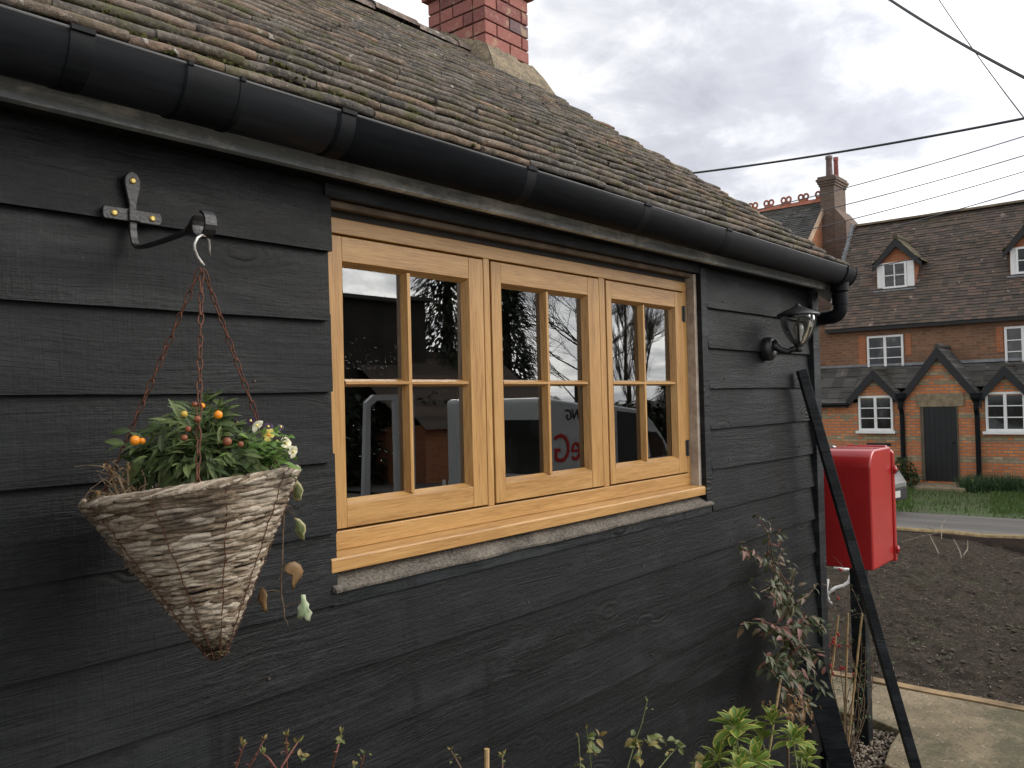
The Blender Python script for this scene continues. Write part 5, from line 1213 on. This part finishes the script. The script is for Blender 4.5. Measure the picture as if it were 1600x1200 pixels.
# ================================================================== THE TALLER HOUSE BEHIND
XT = 27.0
ap = atX(1293, 312, XT); GY = ap.y; low = atY(1266, 372, GY); rl = atX(1165, 314, XT)
TH = thing('tall_house', (XT, GY+3, gz(XT)), 'taller house behind the terrace with ringed ridge tiles and a brick chimney', 'house')
slp = (ap.z-low.z)/(ap.x-low.x); XE = XT-(ap.z-3.4)/slp; ZE = 3.4
mb = MB(); courses(mb, (XE, ZE), (XT, ap.z), GY-.02, GY+14, .105, .022); mb.add([(XT, GY, ap.z), (XT, GY+14, ap.z), (2*XT-XE, GY+14, ZE), (2*XT-XE, GY, ZE)], [(0, 1, 2, 3)]); TR = mb.build('roof', MT['tallslate'], TH)
mb = MB(); mb.prism([(XE+.1, GY, -1.2), (2*XT-XE-.1, GY, -1.2), (2*XT-XE-.1, GY, ZE), (XT, GY, ap.z-.03), (XE+.1, GY, ZE)], (0, .3, 0)); mb.box((XE+.1, GY+.31, -1.2), (XE+.4, GY+14, ZE)); mb.build('wall', MT['orangebrick'], TH)
mb = MB(); mb.beam((XE, GY-.03, ZE), (XT, GY-.03, ap.z+.02), .06, .13); mb.build('verge', plain('verge_mortar', (.42, .30, .2), .9, .2, 5), TH)
redclay = plain('red_ridge_clay', (.33, .12, .075), .9, .3, 6)
mb = MB(); mb.prism([(XT-.14, GY, ap.z-.06), (XT, GY, ap.z+.09), (XT+.14, GY, ap.z-.06)], (0, 14, 0))
rd = mb.build('ridge', redclay, TR)
for (px, py) in ((1177, 304), (1202, 302), (1229, 298), (1256, 293), (1283, 288)):
    c = atX(px-1, py+5, XT); zz = ap.z+.07
    m2 = MB(); m2.box((XT-.03, c.y-.15, zz-.03), (XT+.03, c.y+.15, zz+.08))
    for dy in (-.085, .085):
        m2.tube([(XT, c.y+dy+.075*math.cos(2*PI*k/14), zz+.15+.085*math.sin(2*PI*k/14)) for k in range(14)], .034, 6, closed=True)
    m2.build('ridge_crest', redclay, TR)
cx0 = XT-.55; a = atX(1281, 300, cx0); b = atX(1303.5, 300, cx0); zt = atX(1303, 276, cx0).z
yR = b.y; cc = atY(1321, 300, yR).x
CHM = MB(); CHM.box((cx0, yR, 3.2), (cc, a.y, zt-.02))
for k, g in enumerate((.03, .06, .09, .05)): CHM.box((cx0-g, yR-g, zt-.24+.075*k), (cc+g, a.y+g, zt-.24+.075*k+.073))
zlow = atX(1303, 348, cx0).z; CHM.prism([(cx0-.06, yR-.35, 3.2), (cx0-.06, yR-.35, zlow), (cx0-.06, yR-.004, zlow+.45), (cx0-.06, yR-.004, 3.2)], (cc+.30-cx0+.06, 0, 0))
ch2 = CHM.build('chimney', MT['greybrick'], TH)
pot = plain('red_chimney_pot', (.30, .10, .085), .8, .3, 6); pot2 = plain('grey_chimney_pot', (.17, .12, .11), .8, .3, 6)
for (x0, x1, yt, m, dx) in ((1290, 1300, 244, pot2, .25), (1302, 1309.5, 246, pot, .9)):
    p = atX((x0+x1)/2, yt, cx0+dx); r = abs(atX(x0, yt, cx0+dx).y-atX(x1, yt, cx0+dx).y)/2
    m2 = MB(); m2.lathe([(r*1.1, zt-.05), (r*1.05, zt+.1), (r*.9, p.z-.12), (r*1.08, p.z-.10), (r*1.08, p.z), (r*.8, p.z), (r*.75, p.z-.3)], (p.x, p.y, 0), n=16); m2.build('chimney_pot', m, ch2, smooth=True)
# stepped lead where the chimney meets the lower roof
m2 = MB()
for k in range(9):
    t_ = k/9; X_ = 25.0+t_*1.0; z_ = zmain(X_); m2.box((X_-.12, YE-.02, z_-.02), (X_+.02, YE+.03, z_+.20))
m2.build('lead_flashing', MT['lead'], H)
m2 = MB(); m2.box((24.6, YE+.031, 2.0), (cx0-.07, GY-.01, zmain(24.9))); m2.build('party_wall', MT['greybrick'], H)

# ================================================================== PLANTS BY THE TERRACE
def clumpgreen(name, lab, cat, y0, y1, x0, x1, h, n, mat, blade=True):
    c = V(((x0+x1)/2, (y0+y1)/2, 0)); c.z = verge(c.x, c.y); T = thing(name, c, lab, cat); mb = MB()
    for _ in range(n):
        x, y = R.uniform(x0, x1), R.uniform(min(y0, y1), max(y0, y1)); z = verge(x, y)-.03
        if blade: mb.leaf((x, y, z), V((R.gauss(0, .22), R.gauss(0, .22), 1)), V((R.gauss(0, 1), R.gauss(0, 1), 0)), h*R.uniform(.6, 1.15), .022, .1, R.uniform(.05, .5), 3, peak=.35)
        else: mb.leaf((x, y, z+h*R.random()**.8*(1-((y-c.y)/(abs(y1-y0)/2))**2*.6)), V((R.gauss(0, 1), R.gauss(0, 1), R.gauss(.2, .7))), V((0, 0, 1)), .10, .055, .2, .3, 3)
    mb.build('foliage', mat, T); return T
m_daf = m_leaf('daffodil_leaf', [(.1, (.035, .075, .035)), (.9, (.075, .125, .05))])
T = clumpgreen('daffodil_clump', 'thick clump of dark green daffodil leaves under the right hand window of the terrace', 'plants', yl(1508), yl(1640), XL-.8, XL-.18, .42, 1500, m_daf)
for (px, py) in ((1519, 750), (1524, 756), (1557, 757), (1578, 758), (1590, 760)):
    m2 = MB(); c = atX(px, py, XL-.6)
    for k in range(6): m2.leaf(c, V((-.4, math.cos(k*1.05), math.sin(k*1.05))), V((-1, 0, 0)), .045, .035, .1, .1, 3)
    m2.build('flower', MT['petalyel'], T)
clumpgreen('green_bush', 'low dark green bush at the foot of the porch next to the car', 'bush', yl(1400), yl(1440), XL-1.1, XL-.25, .75, 700, m_leaf('bush_leaf', [(.1, (.025, .045, .018)), (.9, (.07, .095, .035))]), False)

# ================================================================== OVERHEAD CABLES
mcab = plain('cable_sheath', (.035, .036, .04), .6, .2, 3); mwire = plain('bare_line_wire', (.11, .11, .12), .6, .2, 3)
def cable(pts, rad, lab, m, group=None):
    (x0, y0, d0), (x1, y1, d1) = pts; p, q = atD(x0, y0, d0), atD(x1, y1, d1); d = q-p
    sag = .012*d.length*(1 if abs(x1-x0) > 250 else .35); P = []
    a, b = p-d*.0, q+d*1.6
    for i in range(41):
        t = i/40*2.6; P.append(p+d*t-V((0, 0, sag*4*t*(1-t) if t <= 1 else sag*4*t*(1-t))))
    o = MB().tube(P, rad, 6).build('overhead_cable', m, smooth=True); tag(o, lab, 'cable', group)
def cable2(a, b, rad, lab, m, da, db, back=0, fwd=1.5):
    p, q = atD(*a, da), atD(*b, db); d = q-p; L = d.length
    P = [p+d*(-back+(1+back+fwd)*i/30) for i in range(31)]
    for i, c in enumerate(P):
        t = -back+(1+back+fwd)*i/30; c.z -= .010*L*4*t*(1-t)
    tag(MB().tube(P, rad, 6).build('overhead_cable', m, smooth=True), lab, 'cable')
cable2((1388, -2), (1600, 121), .021, 'thickest black cable slanting down across the top right of the sky', mcab, 14, 11, .8, 1.2)
cable2((1466, -2), (1600, 184), .010, 'thin steep wire crossing the thick cable at top right', mcab, 17, 14, .8, 1.0)
cable2((1086, 270), (1600, 185), .020, 'cable rising from the tiled roof verge to the right across the sky', mcab, 16, 13, .25, .8)
cable2((1184, 328), (1600, 213), .0105, 'uppermost of the four thin parallel wires in front of the chimney', mwire, 19, 16.5, .3, .9)
cable2((1220, 344), (1600, 243), .0105, 'second from the top of the four thin parallel wires', mwire, 19, 16.5, .3, .9)
cable2((1245, 363), (1600, 268), .0105, 'third from the top of the four thin parallel wires', mwire, 19, 16.5, .3, .9)
cable2((1345, 366), (1600, 297), .0105, 'lowest of the four thin parallel wires just above the terrace ridge', mwire, 19, 16.5, .25, .9)
cable2((1363, 417), (1436, 402), .012, 'short dark wire slung across the top of the nearer dormer window', mcab, 20.5, 20.3, .05, .15)

# ================================================================== CAR ON THE LANE (its nose shows past the red box)
carp = NT('silver_car_paint'); carp.p(color=(.42, .43, .44), metal=.5, rough=.3, coat=.6, coatr=.05); carp = carp.m
rubber = plain('tyre_rubber', (.02, .02, .02), .8, .2, 20); chrome = plain('chrome', (.7, .7, .7), .15, .05, 9, metal=1.0); headg = plain('headlamp_lens', (.75, .77, .78), .08, .08, 20)
darkpl = plain('dark_bumper_plastic', (.03, .03, .032), .55, .2, 8); platem = plain('number_plate_white', (.62, .62, .58), .4, .1, 20)
def loft(mb, secs):
    n = len(secs[0]); vs = [p for s in secs for p in s]
    fs = [(i*n+k, i*n+(k+1) % n, (i+1)*n+(k+1) % n, (i+1)*n+k) for i in range(len(secs)-1) for k in range(n)]
    fs += [tuple(range(n-1, -1, -1)), tuple((len(secs)-1)*n+k for k in range(n))]; mb.add(vs, fs)
def make_car(name, lab, X, yn, zg, paint, L=4.0, Wd=1.72, Hh=1.40, yaw=0):
    T = thing(name, (0, 0, 0), lab, 'car')
    def sec(s, w, zb, zs, zt, ws): return [(-w, s, zb), (w, s, zb), (w*1.02, s, zs*.6), (w, s, zs), (ws, s, zt), (-ws, s, zt), (-w, s, zs), (-w*1.02, s, zs*.6)]
    h = Wd/2
    S = [sec(0, h*.70, .22, .50, .56, h*.60), sec(.10, h*.86, .18, .56, .64, h*.74), sec(.35, h*.97, .17, .66, .74, h*.82), sec(.95, h, .17, .80, .90, h*.86), sec(1.15, h, .17, .86, .95, h*.86), sec(1.9, h, .17, .92, Hh-.02, h*.70), sec(2.3, h, .17, .93, Hh, h*.70), sec(3.2, h, .17, .95, Hh-.05, h*.68), sec(3.75, h*.97, .2, .94, 1.05, h*.74), sec(4.0, h*.90, .28, .80, .90, h*.72)]
    mb = MB(); loft(mb, S); body = mb.build('body', paint, T, smooth=True); e = body.modifiers.new('e', 'EDGE_SPLIT'); e.split_angle = .7
    g = MB()
    g.add([(-h*.80, 1.19, .98), (h*.80, 1.19, .98), (h*.66, 1.86, Hh-.07), (-h*.66, 1.86, Hh-.07)], [(0, 1, 2, 3)]); g.v = [(x, y-.012, z+.012) for x, y, z in g.v]
    for s in (-1, 1):
        g.add([(s*(h*.985), 1.45, .97), (s*(h*.985), 3.45, .99), (s*(h*.75), 3.2, Hh-.12), (s*(h*.75), 1.98, Hh-.10)], [(0, 1, 2, 3)])
    g.build('window', MT['farglass'], T)
    for s in (-1, 1):
        m2 = MB(); P = [(s*h*.62, .10, .56), (s*h*.92, .30, .58), (s*h*.94, .42, .70), (s*h*.86, .44, .755), (s*h*.62, .22, .685)]
        m2.prism([V(p)+V((0, -.03, 0)) for p in P], (0, .05, 0)); hd = m2.build('headlight', headg, T, bevel=.01)
        m2 = MB(); m2.ball((s*h*.76, .17, .64), .055, 10, 8); m2.build('reflector', darkpl, hd, smooth=True)
        for y in (.78, 3.22):
            m2 = MB(); m2.lathe([(.19, -.10), (.29, -.10), (.31, -.06), (.31, .06), (.29, .10), (.19, .10)], (s*(h-.10), y, .31), (1, 0, 0), 24); w = m2.build('wheel', rubber, T, smooth=True)
            m2 = MB(); m2.lathe([(0, .06), (.06, .06), (.17, .08), (.195, .085)], (s*(h-.10), y, .31), (s, 0, 0), 20); m2.build('rim', chrome, w, smooth=True)
        m2 = MB(); m2.ball((s*(h+.10), 1.45, 1.0), .10, 10, 8, 0, (1.0, .6, .7)); m2.build('mirror', paint, T, smooth=True)
    m2 = MB(); m2.prism([(-h*.72, -.015, .20), (h*.72, -.015, .20), (h*.97, .34, .20), (h*.97, .36, .44), (h*.72, -.03, .44), (-h*.72, -.03, .44), (-h*.97, .36, .44), (-h*.97, .34, .20)][::1], (0, 0, .0)) if False else None
    m2 = MB(); m2.box((-h*.66, -.03, .42), (h*.66, .10, .52)); m2.build('bumper', paint, T, bevel=.02)
    m2 = MB(); m2.box((-h*.68, -.02, .21), (h*.68, .12, .415)); m2.build('grille', darkpl, T, bevel=.015)
    m2 = MB(); m2.box((-.26, -.045, .27), (.26, -.025, .38)); m2.build('number_plate', platem, T, bevel=.004)
    T.location = (X, yn, zg); T.rotation_euler = (0, math.radians(0), yaw); return T
pn = atX(1411, 770, 14.3)
make_car('parked_car', 'silver car on the lane with only its nose showing past the red box', 14.85, pn.y+.34, gz(14.6)-.01, carp, yaw=math.radians(-7))

# ================================================================== ACROSS THE DRIVE, SEEN MIRRORED IN THE WINDOW PANES
YG = WY+.02
def refl(x, y, Yr):
    d = ray(x, y); k = (2*YG-Yr)/d.y; return V((d.x*k, Yr, EYE+d.z*k))
vanw = NT('white_van_paint'); vanw.p(color=(.46, .47, .48), rough=.25, coat=.5, coatr=.05); vanw = vanw.m
redlet = plain('red_vinyl', (.45, .02, .02), .4, .05, 5); blacklet = plain('black_vinyl', (.02, .02, .02), .4, .05, 5)
Yv = -3.0
VN = thing('white_van', (8.0, Yv-.9, gz(9)), 'white panel van with red and black side lettering mirrored in the window panes', 'van')
vx0 = refl(861, 700, Yv).x; zg_ = -.12
def vp(x, y): p = refl(x, y, Yv); return (p.x, p.z)
prof = [(vx0, zg_+.35), (vx0, vp(862, 618)[1]-.05), (vx0+.05, vp(866, 619)[1]), vp(915, 627), vp(960, 634), vp(1005, 641), vp(1015, 644), vp(1030, 660), vp(1044, 680), vp(1062, 712), (vp(1062, 712)[0]+.55, .62), (vp(1062, 712)[0]+.75, .30), (vp(1062, 712)[0]+.75, zg_+.22)]
mb = MB(); mb.prism([(x, Yv, z) for x, z in prof], (0, -1.8, 0)); o = mb.build('body', vanw, VN, bevel=.05)
o.modifiers['bevel'].segments = 3
def vpoly(pts, name, m, out=.004, parent=VN): mb = MB(); mb.prism([(*((vp(*p)[0]),), Yv+out, vp(*p)[1]) for p in pts][::-1], (0, .006, 0)); return mb.build(name, m, parent)
vpoly([(1020, 675), (1034, 676), (1043, 688), (1052, 712), (1026, 716)], 'window', MT['farglass'])
vpoly([(957, 642), (1004, 648), (1006, 742), (960, 752)], 'side_shade', plain('shaded_van_panel', (.03, .031, .033), .5, .2, 5))  # flat dark sheet: shade on the van side, put in as colour
def text(body, px, py, size_px, m, parent=VN, ital=0):
    a = vp(px, py); b = vp(px, py-size_px); sz = (b[1]-a[1])/.72
    cu_ = bpy.data.curves.new('lettering', 'FONT'); cu_.body = body; cu_.size = sz; cu_.extrude = .003; cu_.shear = ital
    o = bpy.data.objects.new('lettering', cu_); col.objects.link(o); o.data.materials.append(m)
    dg = bpy.context.evaluated_depsgraph_get(); me = bpy.data.meshes.new_from_object(o.evaluated_get(dg)); bpy.data.objects.remove(o)
    o = bpy.data.objects.new('lettering', me); col.objects.link(o); o.parent = parent
    # the text faces the wall (+Y): its reading direction runs towards -X
    o.matrix_parent_inverse = Matrix.Translation(-parent.location) @ Matrix(((-1, 0, 0, a[0]), (0, 0, 1, Yv+.008), (0, 1, 0, a[1]), (0, 0, 0, 1)))
    o.matrix_basis = Matrix.Identity(4); return o
text('eG', 915, 715, 44, redlet); text('ING', 915, 652, 17, blacklet, ital=.2)
m2 = MB(); m2.box((vx0-.006, Yv-1.55, .85), (vx0-.001, Yv-.95, 1.5)); m2.box((vx0-.006, Yv-.85, .85), (vx0-.001, Yv-.25, 1.5)); m2.build('rear_window', MT['farglass'], VN)
for x in (vx0+.55, vp(1040, 700)[0]+.15):
    m2 = MB(); m2.lathe([(.19, -.1), (.31, -.1), (.33, -.06), (.33, .06), (.31, .1), (.19, .1)], (x, Yv-.12, gz(x)+.28), (0, 1, 0), 24); m2.build('wheel', rubber, VN, smooth=True)
for (a, b) in ((vp(560, 600), vp(628, 790)), (vp(655, 606), vp(730, 795))):
    m2 = MB(); x0, x1 = a[0], b[0]; z1 = 1.84; z0 = .15
    m2.prism([(x0+.04, Yv-.9, z0), (x0+.14, Yv-.9, z0), (x0+.20, Yv-.9, z1-.12), (x0+.30, Yv-.9, z1-.06), (x1, Yv-.9, z1-.06), (x1, Yv-.9, z1), (x0+.25, Yv-.9, z1), (x0+.14, Yv-.9, z1-.08)], (0, .05, 0))
    m2.box((x1-.10, Yv-.9, z0), (x1, Yv-.85, z1-.061)); m2.build('rear_door', vanw, VN)
# little brick house further back
def far_house():
    Yh = -13.0; a, b = refl(775, 740, Yh), refl(862, 640, Yh); T = thing('cottage', (a.x+2, Yh-2, a.z), 'small brick cottage with white gable boards mirrored in the middle window', 'house')
    x0, x1 = a.x-3, b.x+.5; zt = 1.15; zb = -.9
    mb = MB(); mb.box((x0, Yh-5, zb), (x1, Yh, zt)); xm = refl(845, 640, Yh).x; xw = 1.7; za = refl(848, 622, Yh).z
    mb.prism([(xm-xw, Yh+.6, zb), (xm+xw, Yh+.6, zb), (xm+xw, Yh+.6, .9), (xm, Yh+.6, za), (xm-xw, Yh+.6, .9)], (0, -1, 0)); mb.build('wall', MT['orangebrick'], T)
    mb = MB(); mb.add([(x0-.2, Yh+.25, zt-.1), (x1+.2, Yh+.25, zt-.1), (x1+.2, Yh-2.5, zt+2.0), (x0-.2, Yh-2.5, zt+2.0)], [(0, 1, 2, 3)]); mb.build('roof', MT['browntile'], T)
    mb = MB()
    for s in (-1, 1): mb.beam((xm, Yh+.66, za+.05), (xm+s*xw*1.1, Yh+.66, .82), .14, .22, up=(0, 1, 0))
    mb.build('bargeboard', MT['white'], T)
    for (u, z0, z1, w) in ((xm, -.15, .75, 1.2), (xm-xw-1.3, .0, .9, .9), (xm-xw-1.3, -.95+.2, -.25, 1.0)):
        m2 = MB()
        for k in range(4): m2.box((u-w/2+w*k/3-.035, Yh+.61, z0), (u-w/2+w*k/3+.035, Yh+.68, z1))
        for z in (z0, (z0+z1)/2, z1): m2.box((u-w/2, Yh+.615, z-.035), (u+w/2, Yh+.675, z+.035))
        w_ = m2.build('window', MT['white'], T); g = MB(); g.box((u-w/2, Yh+.602, z0), (u+w/2, Yh+.612, z1)); g.build('glass', MT['farglass'], w_)
    fz = thing('picket_fence', ((x0+x1)/2, Yh+2, -.9), 'white picket fence in front of the mirrored brick cottage', 'fence'); mb = MB()
    x = x0-1
    while x < x1+1: mb.box((x, Yh+1.6, -.95), (x+.08, Yh+1.63, -.1)); x += .2
    mb.build('pickets', MT['white'], fz); mb = MB(); mb.box((x0-1, Yh+1.57, -.7), (x1+1, Yh+1.598, -.62)); mb.box((x0-1, Yh+1.57, -.35), (x1+1, Yh+1.598, -.27)); mb.build('rail', MT['white'], fz)
far_house()
# dark barn roof and trees
bt_ = thing('dark_barn', (13, -17, 0), 'long dark barn with a level roof edge mirrored in the left window', 'barn')
p0, p1 = refl(528, 470, -15), refl(668, 464, -15)
mb = MB(); mb.box((p0.x-3, -21, -.8), (p1.x-.4, -15, p0.z+.05)); mb.build('wall', plain('barn_boarding', (.03, .027, .022), .9, .4, 2), bt_)
mb = MB(); mb.box((p0.x-3.2, -21.2, p0.z+.051), (p1.x-.2, -14.8, p0.z+.16)); mb.build('roof', MT['slate'], bt_)
m_con = m_leaf('conifer_needle', [(.1, (.012, .020, .010)), (.9, (.04, .055, .025))], trans=.1); bark = plain('tree_bark', (.09, .07, .05), .95, .3, 5)
def conifer(x, y, h, rad, lab, low=.05, n=7500):
    T = thing('conifer_tree', (x, y, gz(x)-.1), lab, 'tree', 'trees mirrored in the window'); g = gz(x)-.1
    mb = MB(); mb.tube([(x, y, g), (x, y, g+h*.95)], [.28, .03], 8); mb.build('trunk', bark, T); lf = MB()
    for _ in range(n):
        t = low+(1-low)*R.random()**1.25; a = R.uniform(0, 2*PI); rr = rad*(1-t)**.75*(.75+.5*noise.noise(V((x+a*1.2, t*9, 3))))*R.uniform(.55, 1)
        d = V((math.cos(a), math.sin(a), R.uniform(-.5, .1))); lf.leaf((x+math.cos(a)*rr*.8, y+math.sin(a)*rr*.8, g+h*t), d, V((0, 0, 1)), R.uniform(.16, .42), R.uniform(.06, .13), .2, .4, 2)
    lf.build('crown', m_con, T)
def twigs(mb, p, d, L, r, lv, spread):
    q = p+d*L; mb.tube([p, p.lerp(q, .5)+V((R.gauss(0, L*.03), R.gauss(0, L*.03), 0)), q], [r, r*.8, r*.55], 4, cap=False)
    if lv == 0: return
    for _ in range(5 if lv > 1 else 6):
        nd = (d+V((R.gauss(0, spread), R.gauss(0, spread), R.gauss(.1, spread*.5)))).normalized(); twigs(mb, p.lerp(q, R.uniform(.45, 1)), nd, L*R.uniform(.5, .75), r*.5, lv-1, spread)
def baretree(x, y, h, lab, spread=.45, upright=False):
    T = thing('bare_tree', (x, y, gz(x)-.1), lab, 'tree', 'trees mirrored in the window'); g = gz(x)-.1; mb = MB(); mb.tube([(x, y, g), (x, y, g+h*.4), (x+.1, y, g+h)], [.15, .09, .015], 8); mb.build('trunk', bark, T); c = MB()
    for k in range(15 if upright else 14):
        t = R.uniform(.12 if upright else .25, .9); a = R.uniform(0, 2*PI); d = V((math.cos(a)*(.28 if upright else .9), math.sin(a)*(.28 if upright else .9), 1 if upright else .6)).normalized(); twigs(c, V((x, y, g+h*t)), d, h*(.20 if upright else .26)*(1.1-t*.6), .024 if upright else .034, 3, .16 if upright else spread)
    c.build('crown', bark, T)
for (px, top, Yr, rad, lab) in ((690, 9.5, -16, 3.0, 'broad dark conifer mirrored in the right half of the left window'), (800, 9.0, -17, 2.6, 'dense dark conifer mirrored in the left half of the middle window'), (1066, 6.6, -15, 1.7, 'pointed dark conifer mirrored in the right hand edge of the right window')):
    p = refl(px, 560, Yr); conifer(p.x, p.y, top, rad, lab)
p = refl(738, 560, -19); conifer(p.x, p.y, 10, 3.0, 'tall dark conifer mirrored between the left and middle windows')
p = refl(908, 560, -17); baretree(p.x, p.y, 9.5, 'spreading bare tree mirrored in the centre window', .5)
p = refl(973, 560, -16); baretree(p.x, p.y, 7.0, 'shorter upright bare poplar mirrored in the right window', .2, True)
p = refl(996, 560, -17); baretree(p.x, p.y, 9.0, 'taller upright bare poplar mirrored in the right window', .2, True)
hd = thing('hedge', (16, -14.4, -.4), 'dark clipped hedge along the far side of the drive', 'hedge'); lf = MB()
for _ in range(9000):
    x = R.uniform(6, 40); lf.leaf((x, -14.2+R.uniform(-.5, .5), gz(x)+2.3*R.random()), V((R.gauss(0, 1), R.gauss(.5, 1), R.gauss(0, .6))), V((0, 0, 1)), .30, .18, .2, .3, 2)
lf.build('foliage', m_con, hd); mb = MB()
mb.box((6, -14.6, -1.2), (40, -14.35, 1.3)); mb.build('stems', MT['dark'], hd)

# ================================================================== SKY AND SUN
SUN = V((.60, -.70, .50)).normalized()
el = math.asin(SUN.z); rot = math.atan2(SUN.x, SUN.y)
w = bpy.data.worlds.new('World'); sc.world = w; w.use_nodes = True; nt = w.node_tree
class WT(NT):
    def __init__(s, tree): s.t = tree
W = WT(nt); bg = nt.nodes['Background']
sky = W.n('ShaderNodeTexSky', sky_type='NISHITA', sun_disc=False, sun_elevation=el, sun_rotation=rot, air_density=1.0, dust_density=2.0, ozone_density=1.0)
dirv = W.n('ShaderNodeTexCoord').outputs['Generated']; s = W.sep(dirv)
den = W.math('ADD', W.math('MAXIMUM', s[2], 0.0), .22)
pv = W.comb(W.math('DIVIDE', s[0], den), W.math('DIVIDE', s[1], den), 0.0)
n1 = W.noise(W.mapp(pv, (1, 1, 1), (5.5, 9.1, 0)), 1.25, 7, .56, .35); n2 = W.noise(W.mapp(pv, (1, 1, 1), (7.3, 2.2, 4)), 4.2, 6, .6, .5)
f = W.math('ADD', W.math('MULTIPLY', n1, .72), W.math('MULTIPLY', n2, .28))
cl = W.ramp(f, [(.37, (4.2, 4.3, 4.75)), (.45, (5.4, 5.5, 5.95)), (.51, (7.5, 7.55, 7.75)), (.56, (10.4, 10.3, 10.2))])
glow = W.math('MAXIMUM', W.n('ShaderNodeVectorMath', {0: dirv, 1: tuple(SUN)}, operation='DOT_PRODUCT').outputs['Value'], 0.0)
glow = W.math('ADD', .98, W.math('MULTIPLY', W.math('POWER', glow, 3.5), 1.9))   # thin cloud is brightest towards the sun
cl = W.mix(1.0, cl, W.comb(glow, glow, glow), 'MULTIPLY')
skyc = W.mix(.93, sky.outputs[0], cl)
nt.links.new(skyc, bg.inputs[0]); bg.inputs[1].default_value = .1
sd = bpy.data.lights.new('sun', 'SUN'); sd.energy = 1.0; sd.angle = math.radians(30); sd.color = (1.0, .93, .82)
so_ = bpy.data.objects.new('sun', sd); col.objects.link(so_); so_.rotation_euler = (-SUN).to_track_quat('-Z', 'Y').to_euler(); so_.location = SUN*50
sc.view_settings.view_transform = 'Standard'; sc.view_settings.look = 'None'; sc.view_settings.exposure = .5; sc.view_settings.gamma = 1
sc.render.engine = 'CYCLES'; sc.cycles.max_bounces = 8; sc.cycles.transparent_max_bounces = 12
sc.cycles.use_denoising = True
